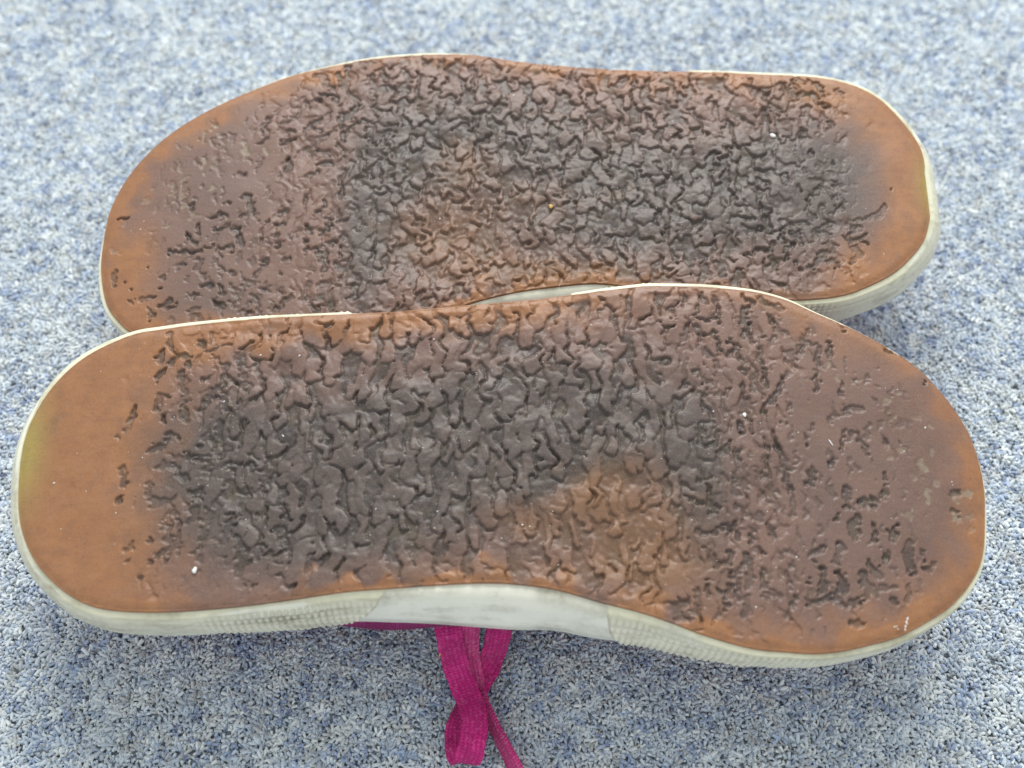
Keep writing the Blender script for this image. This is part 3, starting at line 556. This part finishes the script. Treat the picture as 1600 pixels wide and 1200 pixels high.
    for off, dz in ((.16, -.35), (.22, -1.2), (.1, -4.5)):
        k = base.copy(); dirv = k[:, :2] - np.roll(k[:, :2], 1, 0)
        tang = np.roll(k[:, :2], -6, 0) - np.roll(k[:, :2], 6, 0)
        ln = np.hypot(tang[:, 0], tang[:, 1])[:, None] + 1e-6
        nrm = np.stack([tang[:, 1], -tang[:, 0]], 1) / ln
        bad = ln[:, 0] < .3
        nrm[bad] = k[bad, :2] / np.hypot(k[bad, 0], k[bad, 1])[:, None]
        k[:, :2] += nrm * off; k[:, 2] += dz
        VV.append(k); rows.append(cnt + np.arange(len(ring))); cnt += len(ring)
    SK = []
    for a, b in zip(rows, rows[1:]):
        SK.append(np.stack([a, b, np.roll(b, -1), np.roll(a, -1)], 1))
    V = np.concatenate(VV); Q = np.concatenate([Q] + SK)
    me = mesh_np('outsole', V * MM, Q)
    for k, F in masks.items():
        at = me.attributes.new(k, 'FLOAT', 'POINT')
        at.data.foreach_set('value', np.clip(bilin(F, V[:, 0], V[:, 1]), 0, 1).astype(np.float32))
    o = link('outsole', me, M_SOLE, parent)
    return o, (h, d)

def frame_of(O):
    """outward normals, arc length of the resampled outline"""
    T = np.roll(O, -4, 0) - np.roll(O, 4, 0); T /= np.hypot(T[:, 0], T[:, 1])[:, None]
    return np.stack([T[:, 1], -T[:, 0]], 1), T
def ctrl_interp(O, ctrl, sig=11.0):
    c = np.array(ctrl, float); w = np.exp(-((O[:, None, 0] - c[None, :, 0]) ** 2 + (O[:, None, 1] - c[None, :, 1]) ** 2) / (2 * sig ** 2)) + 1e-12
    return (w * c[None, :, 2]).sum(1) / w.sum(1)
PT = np.array([0, .05, .12, .25, .45, .62, .9, 1.0])
def wall_point(O, Nn, b, hb, s, t, extra):
    """point of the rubber side wall: s = outline index (float), t = 0 at the sole .. 1 at the bottom"""
    m = len(O); i = np.floor(s).astype(int) % m; j = (i + 1) % m; f = (s - np.floor(s))[..., None]
    P = O[i] * (1 - f) + O[j] * f; Nv = Nn[i] * (1 - f) + Nn[j] * f; f = f[..., 0]
    B = b[i] * (1 - f) + b[j] * f; Hh = hb[i] * (1 - f) + hb[j] * f
    k = np.clip(B / 6, 0, 1)
    out = np.stack([np.full_like(B, -1.6), np.minimum(.12, B * .1 + .05), (.8 - .5 * k) * B, (.95 - .33 * k) * B, (1 - .1 * k) * B, B, B - .1, B - 1.4], -1)
    zz = np.stack([np.full_like(B, -2.4), np.full_like(B, -1.05), -1.15 - .9 * k, -2.6 - 1.9 * k, -7.0 - k, -10.0 + 0 * k, -Hh + .9, -Hh], -1)
    seg = np.clip(np.searchsorted(PT, t, side='right') - 1, 0, len(PT) - 2)
    f2 = (t - PT[seg]) / (PT[seg + 1] - PT[seg]); 
    tk = lambda A: np.take_along_axis(A, seg[..., None], -1)[..., 0] * (1 - f2) + np.take_along_axis(A, seg[..., None] + 1, -1)[..., 0] * f2
    o = tk(out); z = tk(zz)
    sg = SAG[i] * (1 - f) + SAG[j] * f; z = z - sg * (1 - sstep(.3, .9, t))
    o = o + extra
    return np.stack([P[..., 0] + Nv[..., 0] * o, P[..., 1] + Nv[..., 1] * o, z], -1)
def add_attr(me, name, vals):
    at = me.attributes.new(name, 'FLOAT', 'POINT'); at.data.foreach_set('value', np.clip(vals, 0, 1).astype(np.float32).ravel())
def build_strip(parent, O, Nn, b, hb):
    m = len(O); nt = 26
    S, Tt = np.meshgrid(np.arange(m, dtype=float), np.linspace(0, 1, nt), indexing='ij')
    wav = .12 * np.sin(S * .055) * np.sin(S * .021 + 2)
    V = wall_point(O, Nn, b - .8, hb, S, Tt, wav * np.clip((Tt - .1) * 4, 0, 1))
    me = mesh_np('foxing_strip', V.reshape(-1, 3) * MM, grid_quads(m, nt, True)[:, ::-1])
    add_attr(me, 'stain', .55 * (1 - sstep(.06, .22, Tt)) * sstep(.45, .8, smooth_noise2(S * .5 + 50, Tt * 9 + 40, 9, 3, 61)) + .25 * sstep(.62, .9, smooth_noise2(S * .5 + 350, Tt * 20 + 40, 14, 3, 62))); add_attr(me, 'edge', (1 - sstep(.05, .25, Tt)) * .5)
    return link('foxing_strip', me, M_WHITE, parent)
def build_bumper(parent, name, O, Nn, b, hb, s0, s1, sh0, sh1, waffle, stain):
    """a textured rubber band over the strip; ends slanted by sh0 / sh1 (mm along the outline)"""
    step = .5; ns = int(abs(s1 - s0) / .8) + 2; nt = 64
    U, Tt = np.meshgrid(np.linspace(0, 1, ns), np.linspace(0, 1, nt), indexing='ij')
    S = (s0 + sh0 / step * Tt) * (1 - U) + (s1 + sh1 / step * Tt) * U
    smm = S * step
    P0 = wall_point(O, Nn, b, hb, S % len(O), Tt, 0 * Tt)
    wf = waffle(P0[..., 0], P0[..., 1]) * sstep(.10, .2, Tt) * (1 - sstep(.93, .98, Tt))
    row = Tt * 8.0
    cell = (np.abs(np.sin(math.pi * (smm / 1.95 + .5 * (np.floor(row) % 2) * 0))) ** .55) * (np.abs(np.sin(math.pi * row)) ** .55)
    ends = sstep(0, 1.6 / (abs(s1 - s0) * step), U) * sstep(0, 1.6 / (abs(s1 - s0) * step), 1 - U)
    jit = .35 + .65 * smooth_noise2(smm + 900, Tt * 20 + 300, 5, 4, 17)
    extra = (1.3 * wf * cell * jit - .7 * wf + .2) * ends - .7 * (1 - ends) ** 2
    extra += (1 - wf) * (-.3 * np.exp(-((Tt - .36) / .03) ** 2)) * ends      # a moulded line where the band is plain
    extra = extra * np.clip((Tt - .04) * 14, 0, 1)
    V = wall_point(O, Nn, b, hb, S % len(O), Tt, extra)
    me = mesh_np(name, V.reshape(-1, 3) * MM, grid_quads(ns, nt)[:, ::-1])
    st = stain(P0[..., 0], P0[..., 1], Tt) * np.clip(1.15 - cell * wf, .2, 1)
    st = st + .6 * (1 - ends) + .5 * (1 - sstep(.06, .2, Tt)) * sstep(.5, .85, smooth_noise2(smm + 1200, Tt * 9 + 40, 8, 3, 63)) + .3 * wf * np.clip(.7 - cell, 0, 1)
    add_attr(me, 'stain', st); add_attr(me, 'edge', 1 - sstep(.06, .3, Tt))
    return link(name, me, M_BUMPER, parent)
def build_upper(parent, O, Nn, b, hb, bulge, zorg, yext):
    m = len(O); idx = np.arange(0, m, 4); P = O[idx]; Nv = Nn[idx]; B = b[idx] - .8; Hh = hb[idx]
    rings = [(B - 1.8, -Hh + 3.0, 1, 1), (B - 1.9 + bulge[idx] * .3, -Hh + .2, 1, 1), (B - 2.0 + bulge[idx], -Hh - 1.6, .998, .995),
             (B - 3.2 + bulge[idx] * .6, -Hh - 4, .99, .96), (B - 6, -Hh * 0 - 27, .965, .86), (B - 8, -Hh * 0 - 38, .93, .76),
             (B - 9, -Hh * 0 - 50, .87, .62), (B - 10, -Hh * 0 - 62, .80, .47), (B - 11, -Hh * 0 - 75, .7, .3)]
    V = []
    ct, st = math.cos(TILT), math.sin(TILT)
    for off, zz, sx, sy in rings:
        q = P + Nv * off[:, None]; q = q * [sx, sy]
        z = zz * np.ones(len(q))
        wz = q[:, 1] * st + z * ct + zorg
        low = wz < 1.2
        z = np.where(low, (1.2 - zorg - q[:, 1] * st) / ct, z)
        V.append(np.stack([q[:, 0], q[:, 1], z], 1))
    k = len(idx); V = np.stack(V, 1).reshape(-1, 3); nr = len(rings)
    Q = grid_quads(k, nr, True)[:, ::-1]
    c = len(V); V = np.r_[V, [V[np.arange(k) * nr + nr - 1].mean(0)]]
    last = np.arange(k) * nr + nr - 1; nxt = np.roll(last, -1)
    me = mesh_np('upper', V * MM, Q)
    # closing fan (tongue side, on the carpet)
    import bmesh
    bm = bmesh.new(); bm.from_mesh(me); bm.verts.ensure_lookup_table()
    for a_, b_ in zip(last, nxt): bm.faces.new((bm.verts[a_], bm.verts[c], bm.verts[b_]))
    uv = bm.loops.layers.uv.new('weave')
    for f in bm.faces:
        f.smooth = True
        for lp in f.loops: lp[uv].uv = (lp.vert.co.x * 900, (lp.vert.co.y + lp.vert.co.z) * 900)
    bm.normal_update(); bm.to_mesh(me); bm.free()
    return link('upper', me, M_CANVAS, parent)

def near_index(O, x, y): return int(((O - np.array([x, y])) ** 2).sum(1).argmin())
def shoe(name, label, loc, outline, pits, sand, zone, ctrl, hb_fun, bulge_fun, heel, toe):
    root = bpy.data.objects.new(name, None); sc.collection.objects.link(root)
    root.empty_display_size = .02
    root.location = tuple(v * MM for v in loc); root.rotation_euler = (TILT, 0, 0)
    tag(root, label, 'shoe', 'pair of shoes lying sole up')
    O = closed_spline(outline); Nn, T = frame_of(O)
    b = ctrl_interp(O, ctrl); k = np.hanning(41); k /= k.sum()
    b = np.convolve(np.r_[b[-20:], b, b[:20]], k, 'valid')
    hb = hb_fun(O, Nn); hb = np.convolve(np.r_[hb[-20:], hb, hb[:20]], k, 'valid')
    global SAG
    SAG = bilin(zone['sag'](RX, RY), O[:, 0], O[:, 1])
    sole, fld = build_sole(root, O, pits, sand, zone)
    build_strip(root, O, Nn, b, hb)
    for nm, (p0, p1, sh0, sh1, wf, stn) in (('heel_bumper', heel), ('toe_bumper', toe)):
        a, c = near_index(O, *p0), near_index(O, *p1)
        if c < a: c += len(O)
        build_bumper(root, nm, O, Nn, b, hb, a, c, sh0, sh1, wf, stn)
    build_upper(root, O, Nn, b, hb, bulge_fun(O), loc[2], 0)
    return root, fld

def near_masks(X, Y, d, w):
    dj = d + 2.0 * w; xj = X + 3 * w; yj = Y + 2.5 * w
    heel = sstep(-80, -120, xj - .10 * np.abs(Y))
    edge_toe = .9 * sstep(15, -1, dj) * sstep(40, 75, X) * (.55 + .45 * sstep(20, -30, Y))
    edge_low = .8 * sstep(4.5, .8, dj) * sstep(10, -20, Y) * sstep(-70, -40, X)
    edge_top = sstep(15, 4, dj) * sstep(20, 34, Y) * sstep(60, 10, X) * .8
    org = np.clip(heel + edge_toe + edge_low + edge_top + .25 * sstep(5, 1, dj), 0, 1)
    g = gauss(-45, -6, 40, 24) + gauss(0, 6, 48, 26) + 1.0 * gauss(-88, -3, 22, 21) + .9 * gauss(57, -8, 9, 24) + .5 * gauss(30, 12, 30, 20) + .28 * gauss(100, -10, 26, 34) + .4 * gauss(-60, -30, 26, 9)
    och = .95 * gauss(38, -20, 16, 16) + .85 * gauss(26, -10, 12, 5, .5) + .6 * gauss(8, -20, 13, 6, -.3) + .7 * gauss(46, -33, 12, 8) + .55 * gauss(10, -33, 40, 4)
    gr = np.clip(g * 1.15 * (1 - .85 * np.clip(och, 0, 1)) * (1 - .8 * org), 0, 1)
    yl = gauss(-142, 2, 6, 17) * 1.0
    return dict(orange=org, grime=gr, ochre=np.clip(och, 0, 1), yellow=np.clip(yl, 0, .85))
def far_masks(X, Y, d, w):
    dj = d + 2.0 * w; xj = X + 3 * w
    heel = sstep(26, 4, dj - 8 * sstep(120, 140, xj)) * sstep(92, 112, X)
    toe = sstep(13, 0, dj) * sstep(-40, -80, X) + .9 * gauss(-128, -27, 7, 13) + .8 * gauss(-127, -48, 10, 9)
    edge = .45 * sstep(5, 1.2, dj) + .7 * sstep(8, 3, dj) * sstep(0, -15, Y) * sstep(-35, -15, X) * sstep(50, 25, X)
    top = .5 * sstep(13, 4, dj) * sstep(20, 34, Y) * sstep(-50, 0, X)
    org = np.clip(heel + toe + edge + top, 0, 1)
    och = .7 * gauss(-26, -17, 16, 14) + .5 * gauss(-20, 10, 10, 9) + .8 * gauss(14, -33, 26, 5) + .5 * gauss(-10, -30, 18, 8) + .45 * gauss(102, 37, 14, 7) + .3 * gauss(5, -5, 20, 10)
    g = gauss(40, -4, 52, 28) + 1.0 * gauss(98, 0, 26, 23) + .9 * gauss(-52, -16, 9, 34) + .7 * gauss(-20, 22, 34, 20) + .3 * gauss(-105, -8, 22, 24) + .35 * gauss(-100, -44, 18, 8) + .5 * gauss(-40, 0, 16, 28)
    gr = np.clip(g * 1.15 * (1 - .7 * np.clip(och, 0, 1)) * (1 - .75 * org), 0, 1)
    yl = gauss(142, -1, 4.5, 11) * 1.0
    return dict(orange=org, grime=gr, ochre=np.clip(och, 0, 1), yellow=np.clip(yl, 0, .85))

near_zone = dict(seed=100, lobes=(-118, 108, 4.1, 7.2, 1.3, 2.4, 5.5, 13, .24), depth=1.05, ragged=.26, crack=1.0,
    crinkle=lambda X, Y, d: (.26 * sstep(-108, -88, X + .12 * Y) + .74 * sstep(-86, -62, X + .12 * Y)) * (1 - .68 * sstep(46, 62, X) - .32 * sstep(66, 100, X)) * (1 - .55 * sstep(-30, -38, Y) * sstep(0, -25, X)) * (.3 + .7 * sstep(.8, 4, d)),
    fine=lambda X, Y: np.clip(gauss(34, -22, 24, 17) + .7 * gauss(5, -26, 26, 10) + .5 * gauss(45, -30, 15, 15), 0, 1),
    sag=lambda X, Y: 2.2 * np.clip((X - 105) / 38, 0, 1) ** 2 + 1.2 * np.clip((-X - 110) / 32, 0, 1) ** 2 + 1.5 * gauss(30, -30, 26, 16),
    crease=lambda X, Y: np.clip(sstep(56, 76, X) * sstep(132, 110, X) + .5 * sstep(-70, -85, X) * sstep(-108, -96, X), 0, 1),
    masks=near_masks)
far_zone = dict(seed=300, lobes=(-105, 122, 4.1, 5.6, 1.2, 2.5, 3, 9, .36), depth=1.05, ragged=.36, crack=.8,
    crinkle=lambda X, Y, d: (.32 * sstep(-100, -66, X) + .68 * sstep(-58, -38, X)) * (1 - .7 * sstep(74, 96, X) - .3 * sstep(96, 118, X)) * (.35 + .65 * sstep(.8, 4, d)),
    fine=lambda X, Y: np.clip(gauss(-22, -15, 22, 26) + .6 * gauss(10, -28, 34, 12) + .25 + .3 * gauss(60, 38, 30, 8), 0, 1),
    sag=lambda X, Y: 2.2 * np.clip((-X - 105) / 38, 0, 1) ** 2 + 1.2 * np.clip((X - 110) / 32, 0, 1) ** 2 + 1.5 * gauss(-22, -22, 26, 16),
    crease=lambda X, Y: np.clip(sstep(-50, -66, X) * sstep(-132, -112, X) + .6 * sstep(84, 96, X) * sstep(122, 108, X), 0, 1),
    masks=far_masks)
near_ctrl = [(-142, 0, 6), (-135, 25, 4.2), (-114, 40, 2.2), (-76, 45, 1.9), (-50, 47, 1.8), (-30, 48, .3), (-8, 50, .0), (12, 52, .2), (30, 55, 2.2), (52, 56.5, 2.2), (75, 55, 2.0), (95, 48, .8), (118, 36, .2), (134, 21, .1), (142, 0, .2), (141, -18, .7), (128, -43, 2.4), (105, -54, 2.2), (85, -56, 2.0), (64, -53, 3.2), (48, -48, 6.2), (28, -42, 9.5), (0, -37, 12), (-20, -38, 10), (-31, -38, 8), (-45, -40, 6.4), (-60, -42, 5.8), (-85, -45, 4.4), (-104, -45, 4.0), (-122, -40, 4.6), (-135, -28, 5)]
far_ctrl = [(141, 0, 8), (139, -13, 6.5), (131, -27, 4.8), (113, -39, 2.6), (95, -43, 2.2), (70, -41, 3), (40, -39, 7), (9, -38, 10), (-12, -43, 6.5), (-40, -52, 2), (-75, -59, .8), (-105, -58, .8), (-118, -56, 1.2), (-133, -50, 2.4), (-140, -37, 1.8), (-141, -17, .3), (-131, 12, .2), (-110, 31, .5), (-80, 46, 1.0), (-50, 53, 2.0), (-28, 55, 2.0), (-8, 53, .3), (20, 49.5, .1), (45, 48, .5), (66, 47, 2.0), (100, 45.5, 2.3), (126, 38, 3.0), (137, 24, 4.0), (141, 9, 6.5)]
NEAR_ORIGIN = np.array([0., 0., 60.])
ct, st_ = math.cos(TILT), math.sin(TILT)
dS = np.array([2.94 + 3.28, 197.8 - 94.79, -16.93])
FAR_ORIGIN = NEAR_ORIGIN + np.array([dS[0], dS[1] * ct - dS[2] * st_, dS[1] * st_ + dS[2] * ct])
none = lambda x, y, t: 0 * x
near_shoe, near_fld = shoe('shoe', 'upside-down shoe with worn gum sole and magenta lace trailing from under it', tuple(NEAR_ORIGIN),
    NEAR_OUTLINE, NEAR_PITS, NEAR_SAND, near_zone, near_ctrl,
    lambda O, Nn: 18.0 - 5.5 * sstep(.0, .5, Nn[:, 1]),
    lambda O: 4.0 * np.exp(-(((O[:, 0] + 36) / 20) ** 2)) * (O[:, 1] < 0) + 1.2 * np.exp(-(((O[:, 0] + 5) / 16) ** 2)) * (O[:, 1] < 0),
    ((-46, 47), (-31, -38.3), 0, -17, lambda x, y: np.clip(sstep(-92, -78, x) + sstep(-100, -85, x) * (y > 0), 0, 1),
     lambda x, y, t: (.95 * np.exp(-((x + 62) / 16) ** 2) * (y < 0) * np.exp(-((t - .3) / .16) ** 2) + .35 * np.exp(-((x + 118) / 30) ** 2) * (y < 0) * np.exp(-((t - .45) / .2) ** 2) + .05)),
    ((29.5, -42), (21, 53.5), 9, 0, lambda x, y: np.clip(sstep(104, 84, x), 0, 1),
     lambda x, y, t: .05 + .25 * (y < 0) * np.exp(-((t - .2) / .1) ** 2)))
far_shoe, far_fld = shoe('shoe', 'upside-down shoe with finely crinkled gum sole, toe tucked under the edge of the other', tuple(FAR_ORIGIN),
    FAR_OUTLINE, FAR_PITS, FAR_SAND, far_zone, far_ctrl,
    lambda O, Nn: 18.0 + 0 * O[:, 0], lambda O: 0 * O[:, 0],
    ((28, -37.5), (60, 47.5), 9, 0, lambda x, y: np.clip(sstep(110, 90, x), 0, 1), lambda x, y, t: .12 + .15 * np.exp(-((t - .4) / .2) ** 2)),
    ((-18, 54.6), (-32, -49), 0, 0, lambda x, y: np.clip(sstep(-100, -84, x), 0, 1), lambda x, y, t: .12 + 0 * x))

# ---------------------------------------------------------------- shoelace (part of the near shoe)
def ribbon(name, pts, wid, width, parent, thick=1.9, nu=11, cup=0.0, mat=None):
    """flat knitted lace: centre points and the direction across, both splined; closed, rounded section"""
    P = np.array(pts, float); W = np.array(wid, float); n = len(P)
    def cr(A):
        A = np.r_[[2 * A[0] - A[1]], A, [2 * A[-1] - A[-2]]]; out = []
        for i in range(1, n):
            t = np.linspace(0, 1, 18, endpoint=(i == n - 1))[:, None]; p0, p1, p2, p3 = A[i - 1], A[i], A[i + 1], A[i + 2]
            out.append(.5 * (2 * p1 + (p2 - p0) * t + (2 * p0 - 5 * p1 + 4 * p2 - p3) * t ** 2 + (3 * p1 - p0 - 3 * p2 + p3) * t ** 3))
        return np.concatenate(out)
    C = cr(P); D = cr(W); T = np.gradient(C, axis=0); T /= np.linalg.norm(T, axis=1)[:, None]
    D -= (D * T).sum(1)[:, None] * T; D /= np.linalg.norm(D, axis=1)[:, None]
    Nn = np.cross(T, D)
    arc = np.r_[0, np.cumsum(np.linalg.norm(np.diff(C, axis=0), axis=1))]
    a = np.linspace(0, 2 * math.pi, 28, endpoint=False)
    ex = np.sign(np.cos(a)) * np.abs(np.cos(a)) ** .55; ez = np.sign(np.sin(a)) * np.abs(np.sin(a)) ** .8
    wv = width * .5 * (1 + .035 * np.sin(arc * .9) + .02 * np.sin(arc * 2.3 + 1))
    rib = 1 + .10 * np.cos(ex * 3.0 * 2 * math.pi)
    V = C[:, None] + D[:, None] * (ex[None] * wv[:, None])[..., None] + Nn[:, None] * ((ez * rib)[None] * thick * .5 + cup * (ex ** 2)[None])[..., None]
    m = len(C); k = len(a)
    Q = []
    I, J = np.meshgrid(np.arange(m - 1), np.arange(k), indexing='ij'); J2 = (J + 1) % k
    Q = np.stack([I * k + J, (I + 1) * k + J, (I + 1) * k + J2, I * k + J2], -1).reshape(-1, 4)
    me = mesh_np(name, V.reshape(-1, 3) * MM, Q)
    uvl = me.uv_layers.new(name='weave')
    vi = np.empty(len(me.loops), np.int32); me.loops.foreach_get('vertex_index', vi)
    uu = np.tile((ex + 1) * 3.0, m); vv = np.repeat(arc / .95, k)
    uvl.data.foreach_set('uv', np.stack([uu[vi], vv[vi]], 1).astype(np.float32).ravel())
    o = link(name, me, mat or M_LACE)
    o.parent = parent
    import mathutils
    o.matrix_parent_inverse = (mathutils.Matrix.Translation(tuple(NEAR_ORIGIN * MM)) @ mathutils.Matrix.Rotation(TILT, 4, 'X')).inverted()
    return o
loop_pts = [(-16.5, -34, 32), (-15.8, -42, 28), (-14.6, -47.5, 20.5), (-12.6, -53, 15), (-9.8, -59, 13), (-8.0, -65, 13.5), (-8.4, -71.4, 13.4), (-9.8, -75.6, 10.2), (-11.6, -75.4, 7.4), (-13.4, -71, 7.0), (-12.8, -64, 7.2), (-9.4, -57, 7.4), (-6.2, -51.5, 9.4), (-3.4, -47, 13), (-1.4, -43.5, 20), (0, -38, 29)]
loop_wid = [(1, .15, 0), (1, .15, 0), (1, .1, -.05), (1, .2, -.1), (1, .2, .1), (1, 0, .15), (1, -.1, .1), (1, -.12, 0), (1, -.2, .15), (1, -.1, .3), (.9, .2, .4), (.8, .3, .45), (.8, .35, .4), (.9, .3, .3), (1, .3, .1), (1, .3, 0)]
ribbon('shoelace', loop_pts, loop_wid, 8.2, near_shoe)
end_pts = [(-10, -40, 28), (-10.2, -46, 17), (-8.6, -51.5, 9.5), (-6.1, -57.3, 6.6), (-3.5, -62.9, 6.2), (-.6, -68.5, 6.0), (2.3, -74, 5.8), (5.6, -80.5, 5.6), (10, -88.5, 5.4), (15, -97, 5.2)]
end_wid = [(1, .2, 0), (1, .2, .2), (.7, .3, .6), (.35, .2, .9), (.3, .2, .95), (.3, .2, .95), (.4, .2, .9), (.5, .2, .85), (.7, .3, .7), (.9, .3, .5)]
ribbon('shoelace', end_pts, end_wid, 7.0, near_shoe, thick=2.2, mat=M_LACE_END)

# ---------------------------------------------------------------- crumbs and grit lying on the soles
def to_world(origin, x, y, z):
    return (origin[0] + x, origin[1] + y * ct - z * st_, origin[2] + y * st_ + z * ct)
def chip_mesh(name, size, seed, flat=.5):
    import bmesh
    r = np.random.default_rng(seed); bm = bmesh.new(); bmesh.ops.create_icosphere(bm, subdivisions=2, radius=1)
    f = r.normal(0, 1, (5, 3))
    for v in bm.verts:
        c = np.array(v.co); k = 1 + .28 * sum(np.sin(c @ q * 1.7 + i) for i, q in enumerate(f)) / 2.2
        v.co = tuple(c * k * np.array([1, .8, flat]) * size * MM * .5)
    me = bpy.data.meshes.new(name); bm.to_mesh(me); bm.free()
    return me
def crumb(name, label, cat, origin, fld, x, y, size, mat, seed, flat=.5):
    z = float(bilin(fld[0], np.array([x]), np.array([y]))[0]) + size * flat * .30
    o = link(name, chip_mesh(name, size, seed, flat), mat)
    o.location = tuple(v * MM for v in to_world(origin, x, y, z)); o.rotation_euler = (TILT, 0, seed)
    tag(o, label, cat)
crumb('white_chip', 'small angular white chip lying on the heel of the crinkled sole', 'chip', FAR_ORIGIN, far_fld, 88.6, 20.6, 2.1, M_CRUMB, 2, .5)
crumb('white_crumb', 'round white crumb on the orange heel of the sole with the lace', 'crumb', NEAR_ORIGIN, near_fld, -86.8, -33.5, 1.7, M_CRUMB, 5, .6)
crumb('tan_grain', 'tan grain of sand stuck in the middle of the crinkled sole', 'grain', FAR_ORIGIN, far_fld, 10.2, -8.1, 1.7, M_GRAIN, 8, .6)
crumb('pale_grain', 'pale grain wedged in a crease at the ball of the sole with the lace', 'grain', NEAR_ORIGIN, near_fld, 73.1, 13.6, 1.3, M_CRUMB, 11, .6)
# loose dust specks, too many and too small to count
def specks(name, label, origin, fld, O, n, seed):
    r = np.random.default_rng(seed); tri = []; V = []; Q = []
    h, d = fld
    poly = closed_spline(O, 3.0)
    k = 0
    while k < n:
        x, y = r.uniform(-138, 138), r.uniform(-52, 52)
        inside = np.sum(((poly[:, 1] > y) != (np.roll(poly[:, 1], -1) > y)) & (x < (np.roll(poly[:, 0], -1) - poly[:, 0]) * (y - poly[:, 1]) / (np.roll(poly[:, 1], -1) - poly[:, 1] + 1e-12) + poly[:, 0])) % 2
        if not inside or bilin(d, np.array([x]), np.array([y]))[0] < 4: continue
        s = r.choice([.12, .17, .26], p=[.6, .3, .1]); z = float(bilin(h, np.array([x]), np.array([y]))[0])
        a = r.uniform(0, 3.14); e = r.uniform(.8, 2.0)
        b0 = len(V)
        for sx, sy, sz in ((1, 0, 0), (0, 1, 0), (-1, 0, 0), (0, -1, 0), (0, 0, 1), (0, 0, -1)):
            lx, ly = sx * e * s, sy * s
            V.append(to_world(origin, x + lx * math.cos(a) - ly * math.sin(a), y + lx * math.sin(a) + ly * math.cos(a), z + s * .4 + sz * s * .7))
        for i in range(4):
            j = (i + 1) % 4; Q.append((b0 + i, b0 + j, b0 + 4)); Q.append((b0 + j, b0 + i, b0 + 5))
        k += 1
    me = bpy.data.meshes.new(name); me.from_pydata((np.array(V) * MM).tolist(), [], Q)
    o = link(name, me, M_CRUMB); tag(o, label, 'dust', kind='stuff')
specks('dust_specks', 'pale dust specks scattered over the sole with the lace', NEAR_ORIGIN, near_fld, NEAR_OUTLINE, 120, 21)
specks('dust_specks', 'pale dust specks scattered over the crinkled sole', FAR_ORIGIN, far_fld, FAR_OUTLINE, 90, 22)
# a chalky scuff by the toe of the near sole and a lint thread on the lace
def thread(name, label, cat, pts, rad, mat):
    c = np.array(pts, float); m = len(c); k = 6; V = []
    T = np.gradient(c, axis=0); T /= np.linalg.norm(T, axis=1)[:, None]
    A = np.cross(T, [0, 0, 1.]); A /= np.linalg.norm(A, axis=1)[:, None]; B = np.cross(T, A)
    for i in range(m):
        r = rad * (.35 + .65 * math.sin(math.pi * (i + .5) / m))
        for j in range(k):
            q = 2 * math.pi * j / k; V.append(c[i] + A[i] * math.cos(q) * r + B[i] * math.sin(q) * r)
    I, J = np.meshgrid(np.arange(m - 1), np.arange(k), indexing='ij')
    Q = np.stack([I * k + J, (I + 1) * k + J, (I + 1) * k + (J + 1) % k, I * k + (J + 1) % k], -1).reshape(-1, 4)
    o = link(name, mesh_np(name, np.array(V) * MM, Q), mat); tag(o, label, cat)
thread('lint', 'short curled pale lint thread on the magenta lace', 'lint', [(-19.0, -48.3, 21.4), (-18.4, -47.3, 22.0), (-17.6, -46.9, 22.3), (-16.7, -47.0, 22.2), (-16.2, -47.5, 21.6)], .32, M_GRAIN)

def flat_scuff(name, origin_parent, fld, segs, label, seed):
    """chalky flakes rubbed onto the rubber: a few thin chips in a row, a mark on the sole"""
    r = np.random.default_rng(seed); V = []; F = []
    for (xa, ya, xb, yb, n) in segs:
        for k in range(n):
            t = (k + r.uniform(.2, .8)) / n; x, y = xa + (xb - xa) * t + r.normal(0, .12), ya + (yb - ya) * t + r.normal(0, .12)
            z = float(bilin(fld[0], np.array([x]), np.array([y]))[0]); s = r.uniform(.2, .42); a = r.uniform(0, 3)
            b0 = len(V); m = 7
            for zz, sc_ in ((-.05, 1.0), (.09, .8)):
                for q in range(m):
                    w_ = a + 2 * math.pi * q / m; rr = s * sc_ * (.7 + .5 * ((q * 37 + k * 11) % 7) / 7)
                    V.append((x + rr * math.cos(w_) * .8, y + rr * math.sin(w_), z + zz))
            F.append(tuple(b0 + m + q for q in range(m)))
            for q in range(m): F.append((b0 + q, b0 + (q + 1) % m, b0 + m + (q + 1) % m, b0 + m + q))
    me = bpy.data.meshes.new(name); me.from_pydata((np.array(V) * MM).tolist(), [], F)
    o = link(name, me, M_CRUMB, origin_parent); o['label'] = label
    return o
flat_scuff('scuff_mark', near_shoe, near_fld, [(114.4, -46.3, 112.8, -50.2, 8), (109.9, -49.0, 111.2, -50.0, 3)], 'chalky white scuff at the edge of the toe', 40)
lz = float(bilin(near_fld[0], np.array([97.4]), np.array([5.6]))[0]) + .15
thread('fibre', 'straight pale fibre on the ball of the sole with the lace', 'fibre', [to_world(NEAR_ORIGIN, 97.4 + (98.4 - 97.4) * t, 5.6 + (3.8 - 5.6) * t, lz) for t in (0, .3, .6, 1.0)], .22, M_CRUMB)
